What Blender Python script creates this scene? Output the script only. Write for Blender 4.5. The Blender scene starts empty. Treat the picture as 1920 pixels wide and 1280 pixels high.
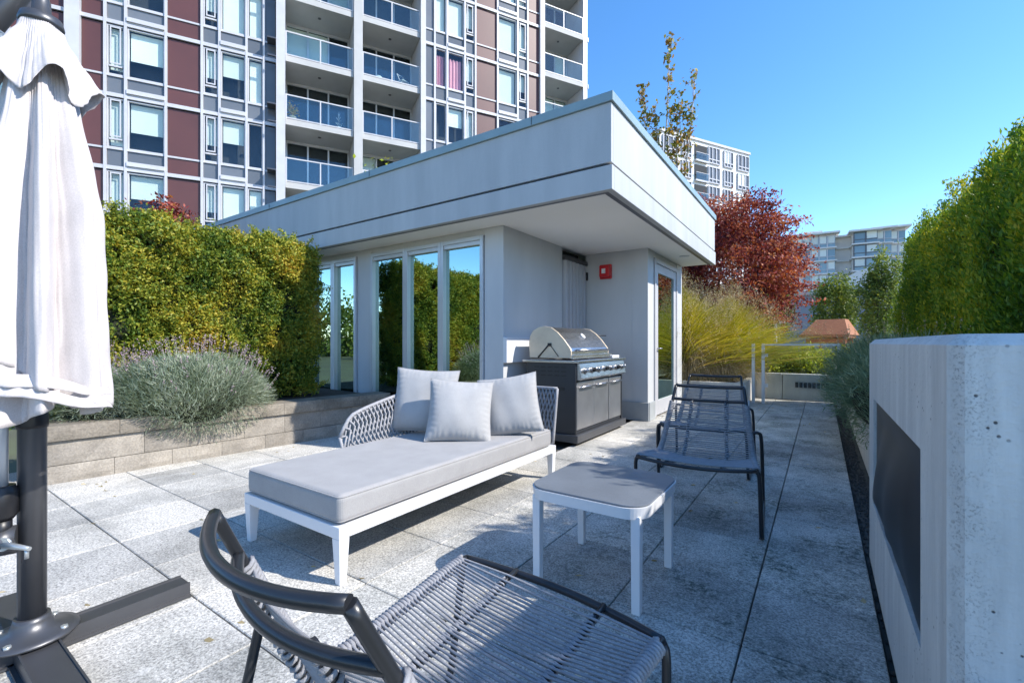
import bpy, math, random
import numpy as np
from mathutils import Vector, Matrix

random.seed(7)
rng = np.random.default_rng(11)
R = math.radians
SC = bpy.context.scene
COL = SC.collection

# ------------------------------------------------------------------ camera
cam_d = bpy.data.cameras.new('camera')
cam = bpy.data.objects.new('camera', cam_d)
COL.objects.link(cam)
cam.location = (0, 0, 1.10)
cam.rotation_euler = (R(90), 0, R(34.31))
cam_d.sensor_width = 36
cam_d.lens = 36 * 850 / 1920
cam_d.shift_y = 3 / 1920
cam_d.clip_start = 0.05
cam_d.clip_end = 2000
SC.camera = cam

# ------------------------------------------------------------------ sky and sun
SUN = Vector((1.11, 0.33, 1.0)).normalized()          # direction towards the sun
w = bpy.data.worlds.new('World')
SC.world = w
w.use_nodes = True
wn = w.node_tree
sky = wn.nodes.new('ShaderNodeTexSky')
sky.sky_type = 'NISHITA'
sky.sun_disc = False
sky.sun_elevation = math.asin(SUN.z)
sky.sun_rotation = math.atan2(SUN.x, SUN.y)
sky.air_density = 0.75
sky.dust_density = 0.1
sky.ozone_density = 4.0
sky.altitude = 0
bg = wn.nodes['Background']
bg.inputs[1].default_value = 0.15
hs = wn.nodes.new('ShaderNodeHueSaturation')
hs.inputs['Saturation'].default_value = 1.22
hs.inputs['Value'].default_value = 1.0
wn.links.new(sky.outputs[0], hs.inputs['Color'])
tn = wn.nodes.new('ShaderNodeMix')
tn.data_type = 'RGBA'
tn.blend_type = 'MULTIPLY'
tn.inputs[0].default_value = 1.0
tn.inputs[7].default_value = (1.14, 0.90, 0.80, 1)
wn.links.new(hs.outputs[0], tn.inputs[6])
wn.links.new(tn.outputs[2], bg.inputs[0])
sl = bpy.data.lights.new('sun', 'SUN')
sl.energy = 2.2
sl.angle = R(0.5)
sl.color = (1.0, 0.95, 0.87)
so = bpy.data.objects.new('sun', sl)
so.rotation_euler = (-SUN).to_track_quat('-Z', 'Y').to_euler()
so.location = (20, 10, 30)
COL.objects.link(so)
SC.view_settings.view_transform = 'Standard'
SC.view_settings.look = 'None'
SC.view_settings.gamma = 1
SC.view_settings.use_curve_mapping = False
SC.view_settings.exposure = 1.70

# ------------------------------------------------------------------ materials
def nodes(name):
    m = bpy.data.materials.new(name)
    m.use_nodes = True
    nt = m.node_tree
    return m, nt, nt.nodes['Principled BSDF']

def N(nt, t, **kw):
    n = nt.nodes.new(t)
    for k, v in kw.items():
        if k in n.inputs.keys():
            n.inputs[k].default_value = v
        else:
            setattr(n, k, v)
    return n

def ramp(nt, src, stops):
    r = nt.nodes.new('ShaderNodeValToRGB')
    els = r.color_ramp.elements
    while len(els) < len(stops):
        els.new(0.5)
    for e, (p, c) in zip(els, stops):
        e.position = p
        e.color = (*c, 1)
    nt.links.new(src, r.inputs[0])
    return r.outputs[0]

def pos(nt, scale=(1, 1, 1)):
    g = nt.nodes.new('ShaderNodeNewGeometry')
    m = nt.nodes.new('ShaderNodeMapping')
    m.inputs['Scale'].default_value = scale
    nt.links.new(g.outputs['Position'], m.inputs[0])
    return m.outputs[0]

def noise(nt, vec, scale, detail=4, rough=.55):
    n = N(nt, 'ShaderNodeTexNoise', Scale=scale, Detail=detail, Roughness=rough)
    nt.links.new(vec, n.inputs['Vector'])
    return n.outputs['Fac']

def mixc(nt, a, b, fac, mode='MIX'):
    m = nt.nodes.new('ShaderNodeMix')
    m.data_type = 'RGBA'
    m.blend_type = mode
    for sock, val in ((m.inputs[0], fac), (m.inputs[6], a), (m.inputs[7], b)):
        if hasattr(val, 'is_output'):
            nt.links.new(val, sock)
        elif isinstance(val, tuple):
            sock.default_value = (*val, 1)
        else:
            sock.default_value = val
    return m.outputs[2]

def bump(nt, bsdf, h, strength=.3, dist=.01):
    b = N(nt, 'ShaderNodeBump', Strength=strength, Distance=dist)
    nt.links.new(h, b.inputs['Height'])
    nt.links.new(b.outputs[0], bsdf.inputs['Normal'])

def mat(name, c, rough=.5, metal=0., c2=None, scale=3., vec=(1, 1, 1), fine=0., bstr=0., bscale=80., spec=.5, objvar=0.):
    m, nt, b = nodes(name)
    p = pos(nt, vec)
    if c2 is None:
        c2 = tuple(x * .82 for x in c)
    col = ramp(nt, noise(nt, p, scale, 6, .6), [(.3, c2), (.7, c)])
    if fine:
        col = mixc(nt, col, ramp(nt, noise(nt, pos(nt), bscale, 3), [(.35, (1 - fine,) * 3), (.65, (1, 1, 1))]), 1.0, 'MULTIPLY')
    if objvar:
        oi = nt.nodes.new('ShaderNodeObjectInfo')
        col = mixc(nt, col, ramp(nt, oi.outputs['Random'], [(0, (1 - objvar,) * 3), (1, (1, 1, 1))]), 1.0, 'MULTIPLY')
    nt.links.new(col, b.inputs['Base Color'])
    b.inputs['Roughness'].default_value = rough
    b.inputs['Metallic'].default_value = metal
    b.inputs['Specular IOR Level'].default_value = spec
    if bstr:
        bump(nt, b, noise(nt, pos(nt), bscale, 4), bstr, .004)
    return m

def leafmat(name, stops, scale=1.2, transl=.35, rough=.5, seedvec=(1, 1, 1), spread=.35):
    """foliage: hue patches by position, jitter by leaf"""
    m, nt, b = nodes(name)
    g = nt.nodes.new('ShaderNodeNewGeometry')
    n1 = noise(nt, pos(nt, seedvec), scale, 3, .6)
    a = N(nt, 'ShaderNodeMath', operation='MULTIPLY_ADD')
    nt.links.new(g.outputs['Random Per Island'], a.inputs[0])
    a.inputs[1].default_value = spread
    a2 = N(nt, 'ShaderNodeMath', operation='SUBTRACT')
    nt.links.new(n1, a2.inputs[0])
    a2.inputs[1].default_value = spread / 2
    nt.links.new(a2.outputs[0], a.inputs[2])
    col = ramp(nt, a.outputs[0], stops)
    nt.links.new(col, b.inputs['Base Color'])
    b.inputs['Roughness'].default_value = rough
    b.inputs['Specular IOR Level'].default_value = .3
    t = nt.nodes.new('ShaderNodeBsdfTranslucent')
    nt.links.new(mixc(nt, col, (1.0, .95, .35), 1.0, 'MULTIPLY'), t.inputs[0])
    mx = nt.nodes.new('ShaderNodeMixShader')
    mx.inputs[0].default_value = transl
    out = nt.nodes['Material Output']
    nt.links.new(b.outputs[0], mx.inputs[1])
    nt.links.new(t.outputs[0], mx.inputs[2])
    nt.links.new(mx.outputs[0], out.inputs[0])
    return m

def glassmat(name, tint, refl, trans_tint, ior=1.5, rough=0.0, wavy=0.0):
    """window glass: a mirror share over tinted see-through"""
    m, nt, b = nodes(name)
    nt.nodes.remove(b)
    gl = N(nt, 'ShaderNodeBsdfGlossy', Roughness=rough)
    gl.inputs[0].default_value = (*tint, 1)
    tr = nt.nodes.new('ShaderNodeBsdfTransparent')
    tr.inputs[0].default_value = (*trans_tint, 1)
    ge = nt.nodes.new('ShaderNodeNewGeometry')
    dt = N(nt, 'ShaderNodeVectorMath', operation='DOT_PRODUCT')
    nt.links.new(ge.outputs['Normal'], dt.inputs[0])
    nt.links.new(ge.outputs['Incoming'], dt.inputs[1])
    ab = N(nt, 'ShaderNodeMath', operation='ABSOLUTE')
    nt.links.new(dt.outputs['Value'], ab.inputs[0])
    om = N(nt, 'ShaderNodeMath', operation='SUBTRACT')
    om.inputs[0].default_value = 1.0
    nt.links.new(ab.outputs[0], om.inputs[1])
    pw_ = N(nt, 'ShaderNodeMath', operation='POWER')
    nt.links.new(om.outputs[0], pw_.inputs[0])
    pw_.inputs[1].default_value = 5.0
    mr = N(nt, 'ShaderNodeMapRange')
    mr.inputs[3].default_value = refl
    mr.inputs[4].default_value = 1.0
    nt.links.new(pw_.outputs[0], mr.inputs[0])
    mx = nt.nodes.new('ShaderNodeMixShader')
    nt.links.new(mr.outputs[0], mx.inputs[0])
    nt.links.new(tr.outputs[0], mx.inputs[1])
    nt.links.new(gl.outputs[0], mx.inputs[2])
    nt.links.new(mx.outputs[0], nt.nodes['Material Output'].inputs[0])
    if wavy:
        bp = N(nt, 'ShaderNodeBump', Strength=wavy, Distance=.02)
        nt.links.new(noise(nt, pos(nt), 1.3, 1), bp.inputs['Height'])
        nt.links.new(bp.outputs[0], gl.inputs['Normal'])
    return m

def paver_material():
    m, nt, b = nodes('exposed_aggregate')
    p = pos(nt)
    v = N(nt, 'ShaderNodeTexVoronoi', Scale=170.)
    nt.links.new(p, v.inputs['Vector'])
    stone = ramp(nt, v.outputs['Color'], [(0, (.38, .37, .355)), (.45, (.68, .66, .63)), (1, (.84, .82, .78))])
    grit = ramp(nt, noise(nt, p, 95, 6, .75), [(.38, (.34, .34, .34)), (.56, (1, 1, 1))])
    c = mixc(nt, stone, grit, .85, 'MULTIPLY')
    big = ramp(nt, noise(nt, pos(nt, (1.0, 1.0, 1)), 1.5, 9, .66), [(.38, (.58, .585, .57)), (.56, (1.0, .995, .97))])
    c = mixc(nt, c, big, .85, 'MULTIPLY')
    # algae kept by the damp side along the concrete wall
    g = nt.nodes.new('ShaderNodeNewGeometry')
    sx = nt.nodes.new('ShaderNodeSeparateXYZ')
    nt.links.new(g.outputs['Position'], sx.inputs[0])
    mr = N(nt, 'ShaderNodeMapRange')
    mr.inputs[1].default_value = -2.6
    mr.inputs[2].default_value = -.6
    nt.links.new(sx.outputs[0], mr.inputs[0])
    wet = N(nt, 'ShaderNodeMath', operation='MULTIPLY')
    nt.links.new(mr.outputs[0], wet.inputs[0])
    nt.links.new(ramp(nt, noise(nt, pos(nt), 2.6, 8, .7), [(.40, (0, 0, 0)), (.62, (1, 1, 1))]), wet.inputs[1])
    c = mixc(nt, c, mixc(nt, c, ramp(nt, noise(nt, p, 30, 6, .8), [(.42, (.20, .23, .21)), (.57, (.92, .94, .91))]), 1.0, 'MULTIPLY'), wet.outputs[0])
    # pale lime bloom streaks
    c = mixc(nt, c, (.80, .79, .77), ramp(nt, noise(nt, pos(nt, (1, .35, 1)), 3.3, 8, .7), [(.60, (0, 0, 0)), (.74, (.6, .6, .6))]))
    oi = nt.nodes.new('ShaderNodeObjectInfo')
    c = mixc(nt, c, ramp(nt, oi.outputs['Random'], [(0, (.78, .78, .78)), (.5, (.93, .925, .915)), (1, (1.08, 1.06, 1.03))]), 1.0, 'MULTIPLY')
    nt.links.new(c, b.inputs['Base Color'])
    b.inputs['Roughness'].default_value = .85
    bump(nt, b, noise(nt, p, 120, 5, .7), .55, .004)
    return m

def concrete_material():
    m, nt, b = nodes('board_formed_concrete')
    c = ramp(nt, noise(nt, pos(nt, (3, 3, .45)), 4, 8, .65), [(.3, (.50, .495, .475)), (.7, (.68, .67, .635))])
    st = ramp(nt, noise(nt, pos(nt, (14, 7, .5)), 2.2, 7, .7), [(.38, (.78, .77, .75)), (.62, (1, 1, 1))])
    c = mixc(nt, c, st, .28, 'MULTIPLY')
    v = N(nt, 'ShaderNodeTexVoronoi', Scale=46.)
    nt.links.new(pos(nt), v.inputs['Vector'])
    hole = ramp(nt, v.outputs['Distance'], [(.10, (1, 1, 1)), (.17, (0, 0, 0))])
    sel = ramp(nt, noise(nt, pos(nt), 5.5, 3), [(.54, (0, 0, 0)), (.60, (1, 1, 1))])
    hm = mixc(nt, hole, sel, 1.0, 'MULTIPLY')
    c = mixc(nt, c, (.08, .08, .08), hm)
    # honeycombed strip along the near arris
    g = nt.nodes.new('ShaderNodeNewGeometry')
    sx = nt.nodes.new('ShaderNodeSeparateXYZ')
    nt.links.new(g.outputs['Position'], sx.inputs[0])
    ar = nt.nodes.new('ShaderNodeValToRGB')
    els = ar.color_ramp.elements
    els[0].position = 0.0
    els[0].color = (0, 0, 0, 1)
    els[1].position = .012
    els[1].color = (.7, .7, .7, 1)
    e = els.new(.028)
    e.color = (.6, .6, .6, 1)
    e = els.new(.075)
    e.color = (0, 0, 0, 1)
    sb = N(nt, 'ShaderNodeMath', operation='SUBTRACT')
    nt.links.new(sx.outputs[0], sb.inputs[0])
    sb.inputs[1].default_value = .205
    nt.links.new(sb.outputs[0], ar.inputs[0])
    pit = ramp(nt, noise(nt, pos(nt), 190, 5, .8), [(.54, (0, 0, 0)), (.62, (1, 1, 1))])
    pit = mixc(nt, pit, ramp(nt, noise(nt, pos(nt), 22, 3), [(.40, (0, 0, 0)), (.55, (1, 1, 1))]), 1.0, 'MULTIPLY')
    pm = mixc(nt, pit, ar.outputs[0], 1.0, 'MULTIPLY')
    c = mixc(nt, c, (.20, .20, .195), pm)
    nt.links.new(c, b.inputs['Base Color'])
    b.inputs['Roughness'].default_value = .75
    sub = N(nt, 'ShaderNodeMath', operation='SUBTRACT')
    nt.links.new(noise(nt, pos(nt), 60, 5), sub.inputs[0])
    add = N(nt, 'ShaderNodeMath', operation='ADD')
    nt.links.new(hm, add.inputs[0])
    nt.links.new(pm, add.inputs[1])
    nt.links.new(add.outputs[0], sub.inputs[1])
    bump(nt, b, sub.outputs[0], .5, .006)
    return m

def fabric(name, c, weave=900, br=.25):
    m, nt, b = nodes(name)
    n2 = noise(nt, pos(nt), 7, 6, .6)
    n1 = noise(nt, pos(nt), 260, 3, .7)
    col = ramp(nt, n2, [(.3, tuple(x * .86 for x in c)), (.7, c)])
    col = mixc(nt, col, ramp(nt, n1, [(.35, (.84, .84, .84)), (.65, (1, 1, 1))]), 1.0, 'MULTIPLY')
    nt.links.new(col, b.inputs['Base Color'])
    b.inputs['Roughness'].default_value = .9
    b.inputs['Sheen Weight'].default_value = .15
    bump(nt, b, n1, br, .002)
    return m

def steel(name, c=(.55, .55, .56), rough=.28, vec=(1, 1, 60), metal=1.):
    m, nt, b = nodes(name)
    n1 = noise(nt, pos(nt, vec), 14, 4)
    nt.links.new(ramp(nt, noise(nt, pos(nt), 3, 4), [(.3, tuple(x * .8 for x in c)), (.7, c)]), b.inputs['Base Color'])
    nt.links.new(ramp(nt, n1, [(.3, (rough * .7,) * 3), (.7, (rough * 1.4,) * 3)]), b.inputs['Roughness'])
    b.inputs['Metallic'].default_value = metal
    bump(nt, b, n1, .06, .002)
    return m

M = dict(
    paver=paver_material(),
    concrete=concrete_material(),
    mortar=mat('joint_dirt', (.10, .095, .085), .95, c2=(.05, .05, .045), scale=9),
    soil=mat('soil', (.07, .05, .035), .95, c2=(.03, .022, .015), scale=14, bstr=.8, bscale=50),
    gravel=mat('dark_gravel', (.12, .11, .10), .9, c2=(.03, .03, .03), scale=60, bstr=1, bscale=60),
    earth=mat('ground_cover', (.10, .12, .06), .95, c2=(.07, .07, .05), scale=.6),
    block=mat('wall_block', (.46, .41, .345), .9, c2=(.30, .265, .22), scale=5, fine=.25, bstr=.9, bscale=70, objvar=.28),
    cap=mat('wall_cap', (.38, .33, .265), .9, c2=(.19, .165, .13), scale=4, fine=.3, bstr=.9, bscale=60, objvar=.25),
    stucco=mat('painted_stucco', (.56, .57, .575), .55, c2=(.50, .51, .515), scale=1.4, vec=(2, 2, .5), bstr=.12, bscale=140),
    fascia=mat('fascia_paint', (.49, .495, .49), .6, c2=(.40, .405, .405), scale=1.6, vec=(2.2, 2.2, .35), fine=.05, bstr=.1, bscale=120),
    soffit=mat('soffit_paint', (.93, .905, .85), .8, c2=(.89, .865, .80), scale=1.1),
    coping=mat('coping_metal', (.27, .36, .38), .42, c2=(.21, .29, .31), scale=3, spec=.6),
    base=mat('base_course', (.36, .38, .39), .8, c2=(.28, .30, .31), scale=3, bstr=.2),
    alu=mat('anodised_frame', (.60, .62, .64), .35, .35, c2=(.52, .54, .56), scale=2),
    whitealu=mat('white_frame', (.52, .52, .54), .4, c2=(.44, .44, .46), scale=1.2),
    glass=glassmat('pavilion_glass', (.58, .76, .68), .62, (.34, .46, .42), wavy=.02),
    tglass=glassmat('tower_glass', (.80, .90, 1.0), .03, (.95, .98, .97)),
    cglass=glassmat('clear_glass', (.9, .97, .97), .03, (.93, .96, .95)),
    rglass=glassmat('rail_glass', (.85, .95, .98), .06, (.84, .91, .91)),
    dark=mat('dark_interior', (.035, .04, .045), .9),
    maroon=mat('maroon_panel', (.115, .040, .036), .45, c2=(.095, .034, .031), scale=.8, objvar=.18),
    farglass=mat('far_glass', (.22, .33, .38), .12, c2=(.15, .24, .29), scale=.15, spec=1., objvar=.35),
    spandrel=mat('spandrel_glass', (.155, .17, .19), .22, c2=(.13, .145, .165), scale=.7, objvar=.3),
    blind=mat('window_blind', (.74, .80, .76), .8, c2=(.68, .74, .70), scale=1.5, objvar=.2),
    pink=mat('pink_curtain', (.72, .36, .42), .8, c2=(.60, .26, .34), scale=4, vec=(5, 5, .3)),
    slab=mat('balcony_slab', (.43, .43, .42), .7, c2=(.37, .37, .36), scale=1.),
    darkmetal=mat('charcoal_tube', (.028, .030, .034), .32, .3, spec=.6),
    umetal=mat('umbrella_grey_metal', (.10, .102, .11), .38, .5, scale=5),
    lightmetal=mat('silver_lever', (.50, .52, .52), .35, .6),
    black=mat('black_plastic', (.014, .014, .016), .4),
    canopy=fabric('canopy_cloth', (.62, .575, .565), br=.15),
    cushion=fabric('cushion_cloth', (.37, .36, .355)),
    pillow=fabric('pillow_cloth', (.43, .425, .42)),
    pwhite=mat('white_powder_coat', (.70, .70, .71), .4, c2=(.66, .66, .67), scale=3),
    tabletop=mat('table_ceramic', (.19, .21, .235), .38, c2=(.14, .155, .175), scale=5, fine=.12, bscale=140),
    rope=mat('grey_rope', (.33, .33, .345), .75, c2=(.23, .23, .245), scale=40, bstr=.5, bscale=500),
    braid=mat('braided_cord', (.38, .375, .39), .8, c2=(.28, .28, .29), scale=50, bstr=.6, bscale=300),
    steel=steel('brushed_steel'),
    steeldoor=steel('door_steel', (.62, .60, .59), .40, (1, 60, 1)),
    brown=steel('heat_tinted_steel', (.72, .60, .45), .5, (1, 1, 1), .35),
    gbody=mat('grill_enamel', (.030, .032, .036), .42),
    red=mat('red_plastic', (.62, .012, .02), .35),
    vinyl=mat('black_vinyl', (.012, .013, .014), .38, c2=(.009, .009, .010), scale=6, spec=.35),
    wood=mat('cedar', (.42, .17, .065), .6, c2=(.20, .07, .028), scale=9, vec=(1, 9, 9)),
    bark=mat('bark', (.12, .09, .07), .9, c2=(.05, .04, .03), scale=20, bstr=.8, bscale=60),
    palebark=mat('pale_bark', (.52, .49, .45), .8, c2=(.26, .24, .21), scale=14),
    offwhite=mat('pale_render', (.70, .69, .66), .7, c2=(.62, .61, .58), scale=.4),
    greywall=mat('grey_render', (.26, .27, .30), .8, c2=(.23, .24, .27), scale=.6),
    palewall=mat('pale_planter', (.70, .68, .63), .85, c2=(.54, .525, .49), scale=3, vec=(2, 2, .5), fine=.2),
    hedge=leafmat('hedge_leaves', [(.22, (.05, .11, .02)), (.38, (.15, .23, .035)), (.52, (.31, .34, .045)), (.68, (.52, .44, .055)), (.86, (.60, .34, .06))], 1.6, .38),
    hedger=leafmat('arborvitae_leaves', [(.22, (.045, .11, .016)), (.40, (.12, .25, .03)), (.56, (.26, .38, .035)), (.72, (.58, .54, .045)), (.88, (.64, .44, .04))], 1.1, .45),
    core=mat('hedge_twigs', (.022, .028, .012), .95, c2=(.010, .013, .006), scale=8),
    lav=leafmat('lavender_leaves', [(.25, (.15, .20, .12)), (.5, (.30, .36, .26)), (.75, (.46, .50, .40))], 3, .2, .7),
    lavr=leafmat('lavender_leaves_green', [(.25, (.09, .15, .07)), (.5, (.19, .27, .16)), (.75, (.34, .42, .28))], 3, .2, .7),
    lavf=leafmat('lavender_heads', [(.3, (.24, .16, .20)), (.6, (.42, .32, .36)), (.8, (.52, .44, .44))], 4, .1, .8),
    grass=leafmat('grass_blades', [(.25, (.24, .28, .03)), (.45, (.48, .46, .05)), (.65, (.64, .52, .08)), (.85, (.62, .42, .18))], 1.0, .35, .6, spread=.5),
    straw=leafmat('straw_blades', [(.25, (.30, .23, .12)), (.5, (.56, .46, .29)), (.8, (.74, .62, .44))], 1.5, .25, .7, spread=.5),
    maple=leafmat('maple_leaves', [(.22, (.07, .014, .020)), (.40, (.20, .032, .036)), (.56, (.38, .075, .06)), (.74, (.60, .22, .10))], 1.3, .35, spread=.45),
    yshrub=leafmat('yellow_green_leaves', [(.25, (.16, .26, .02)), (.5, (.42, .48, .04)), (.8, (.66, .58, .05))], 3, .4),
    horn=leafmat('hornbeam_leaves', [(.25, (.06, .11, .025)), (.5, (.16, .23, .05)), (.8, (.36, .38, .08))], 2, .4),
    birch=leafmat('birch_leaves', [(.25, (.14, .18, .03)), (.5, (.40, .33, .05)), (.75, (.36, .20, .08))], 1, .4, spread=.8),
    bgtree=leafmat('far_tree_leaves', [(.25, (.05, .09, .02)), (.5, (.13, .19, .035)), (.8, (.24, .28, .06))], .2, .3),
)

# ------------------------------------------------------------------ builders
ORG = {}

def tag(o, label, cat, group=None):
    o['label'] = label
    o['category'] = cat
    if group:
        o['group'] = group

def thing(name, label, cat, loc=(0, 0, 0), rz=0, group=None, local=False):
    o = bpy.data.objects.new(name, None)
    o.empty_display_size = .2
    COL.objects.link(o)
    o.location = loc
    o.rotation_euler = (0, 0, rz)
    tag(o, label, cat, group)
    ORG[o.name] = Vector((0, 0, 0)) if local else Vector(loc)
    return o

def link(name, me, parent=None, loc=(0, 0, 0), rot=(0, 0, 0)):
    o = bpy.data.objects.new(name, me)
    COL.objects.link(o)
    o.location = loc
    o.rotation_euler = rot
    if parent is not None:
        o.parent = parent
    return o

def rotz(p, a, c=(0, 0)):
    x, y = p[0] - c[0], p[1] - c[1]
    return (c[0] + x * math.cos(a) - y * math.sin(a), c[1] + x * math.sin(a) + y * math.cos(a), p[2])

class MB:
    def __init__(s):
        s.v, s.f, s.sm = [], [], []

    def add(s, vs, fs, smooth=False):
        b = len(s.v)
        s.v += [tuple(p) for p in vs]
        s.f += [tuple(b + i for i in f) for f in fs]
        s.sm += [smooth] * len(fs)
        return s

    def box(s, x0, x1, y0, y1, z0, z1, fn=None):
        vs = [(x, y, z) for z in (z0, z1) for y in (y0, y1) for x in (x0, x1)]
        if fn:
            vs = [fn(p) for p in vs]
        return s.add(vs, [(0, 2, 3, 1), (4, 5, 7, 6), (0, 1, 5, 4), (2, 6, 7, 3), (0, 4, 6, 2), (1, 3, 7, 5)])

    def prism(s, poly, a0, a1, axis='z', smooth=False):
        n = len(poly)
        def mk(p, a):
            return {'z': (p[0], p[1], a), 'y': (p[0], a, p[1]), 'x': (a, p[0], p[1])}[axis]
        vs = [mk(p, a0) for p in poly] + [mk(p, a1) for p in poly]
        b = len(s.v)
        s.v += vs
        for i in range(n):
            j = (i + 1) % n
            s.f.append((b + i, b + j, b + n + j, b + n + i))
            s.sm.append(smooth)
        s.f.append(tuple(b + i for i in reversed(range(n))))
        s.f.append(tuple(b + n + i for i in range(n)))
        s.sm += [False, False]
        return s

    def tube(s, pts, r, n=8, cap=True, smooth=True):
        pts = [Vector(p) for p in pts]
        m = len(pts)
        rs = r if isinstance(r, (list, tuple)) else [r] * m
        t0 = (pts[1] - pts[0]).normalized()
        up = Vector((0, 0, 1)) if abs(t0.z) < .9 else Vector((1, 0, 0))
        u = t0.cross(up).normalized()
        b = len(s.v)
        for i, p in enumerate(pts):
            t = (pts[min(i + 1, m - 1)] - pts[max(i - 1, 0)]).normalized()
            u = (u - t * u.dot(t))
            u = u.normalized() if u.length > 1e-6 else t.orthogonal().normalized()
            v = t.cross(u)
            for k in range(n):
                a = 2 * math.pi * k / n
                s.v.append(tuple(p + (u * math.cos(a) + v * math.sin(a)) * rs[i]))
        for i in range(m - 1):
            for k in range(n):
                k2 = (k + 1) % n
                s.f.append((b + i * n + k, b + i * n + k2, b + (i + 1) * n + k2, b + (i + 1) * n + k))
                s.sm.append(smooth)
        if cap:
            s.f.append(tuple(b + k for k in reversed(range(n))))
            s.f.append(tuple(b + (m - 1) * n + k for k in range(n)))
            s.sm += [False, False]
        return s

    def lathe(s, prof, cx, cy, n=20, smooth=True):
        b = len(s.v)
        for r, z in prof:
            for k in range(n):
                a = 2 * math.pi * k / n
                s.v.append((cx + r * math.cos(a), cy + r * math.sin(a), z))
        for i in range(len(prof) - 1):
            for k in range(n):
                k2 = (k + 1) % n
                s.f.append((b + i * n + k, b + i * n + k2, b + (i + 1) * n + k2, b + (i + 1) * n + k))
                s.sm.append(smooth)
        s.f.append(tuple(b + k for k in reversed(range(n))))
        s.f.append(tuple(b + (len(prof) - 1) * n + k for k in range(n)))
        s.sm += [False, False]
        return s

    def grid(s, fn, nu, nv, smooth=True, closed=False):
        vs = [fn(i / nu, j / nv) for j in range(nv + 1) for i in range(nu + (0 if closed else 1))]
        w_ = nu if closed else nu + 1
        fs = []
        for j in range(nv):
            for i in range(nu):
                i2 = (i + 1) % w_ if closed else i + 1
                fs.append((j * w_ + i, j * w_ + i2, (j + 1) * w_ + i2, (j + 1) * w_ + i))
        return s.add(vs, fs, smooth)

    def mesh(s, name, m, off=Vector((0, 0, 0))):
        me = bpy.data.meshes.new(name)
        me.from_pydata([tuple(Vector(p) - off) for p in s.v], [], s.f)
        me.polygons.foreach_set('use_smooth', s.sm)
        me.materials.append(m)
        me.update()
        return me

    def build(s, name, m, parent=None, bevel=0, stuff=False, org=None):
        off = ORG.get(parent.name, Vector((0, 0, 0))) if parent is not None else Vector(org or (0, 0, 0))
        o = link(name, s.mesh(name, m, off), parent, loc=(0, 0, 0) if parent is not None else off)
        ORG[o.name] = off
        if bevel:
            md = o.modifiers.new('bevel', 'BEVEL')
            md.width = bevel
            md.segments = 2
            md.limit_method = 'ANGLE'
            md.angle_limit = R(40)
            md.harden_normals = False
        if stuff:
            o['kind'] = 'stuff'
        return o

def B(*a):
    return MB().box(*a)

def struct(o):
    o['kind'] = 'structure'
    return o

def crom(P, n=6):
    """smooth curve through the points"""
    P = [Vector(p) for p in P]
    out = []
    for i in range(len(P) - 1):
        p0, p1, p2, p3 = P[max(i - 1, 0)], P[i], P[i + 1], P[min(i + 2, len(P) - 1)]
        for k in range(n):
            t = k / n
            out.append(.5 * ((2 * p1) + (-p0 + p2) * t + (2 * p0 - 5 * p1 + 4 * p2 - p3) * t * t + (-p0 + 3 * p1 - 3 * p2 + p3) * t ** 3))
    out.append(P[-1])
    return out

# ---- foliage as clouds of leaf faces
def unit(a):
    return a / np.maximum(np.linalg.norm(a, axis=1, keepdims=True), 1e-9)

def leaf_mesh(name, pts, m, length, width, parent=None, dirs=None, dirw=0., stuff=False, fold=True, seed=0):
    """diamond leaves; dirs = preferred long axis, dirw = how strongly it is kept"""
    r = np.random.default_rng(seed)
    n = len(pts)
    d = unit(r.normal(size=(n, 3)))
    if dirs is not None:
        d = unit(d * (1 - dirw) + dirs * dirw)
    q = unit(np.cross(d, unit(r.normal(size=(n, 3)))))
    L = (length * r.uniform(.6, 1.35, n))[:, None]
    W = (width * r.uniform(.6, 1.3, n))[:, None]
    nn = np.cross(d, q)
    off = np.array(ORG.get(parent.name, (0, 0, 0))) if parent is not None else np.zeros(3)
    p = pts - off
    v = np.empty((n, 4, 3))
    v[:, 0] = p - d * L * .5
    v[:, 1] = p + q * W * .5 + nn * W * .18
    v[:, 2] = p + d * L * .5
    v[:, 3] = p - q * W * .5 + nn * W * .18
    me = bpy.data.meshes.new(name)
    me.vertices.add(n * 4)
    me.vertices.foreach_set('co', v.reshape(-1))
    me.loops.add(n * 4)
    me.loops.foreach_set('vertex_index', np.arange(n * 4, dtype=np.int32))
    me.polygons.add(n)
    me.polygons.foreach_set('loop_start', np.arange(0, n * 4, 4, dtype=np.int32))
    me.polygons.foreach_set('loop_total', np.full(n, 4, dtype=np.int32))
    me.materials.append(m)
    me.update(calc_edges=True)
    o = link(name, me, parent)
    if stuff:
        o['kind'] = 'stuff'
    return o

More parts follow.
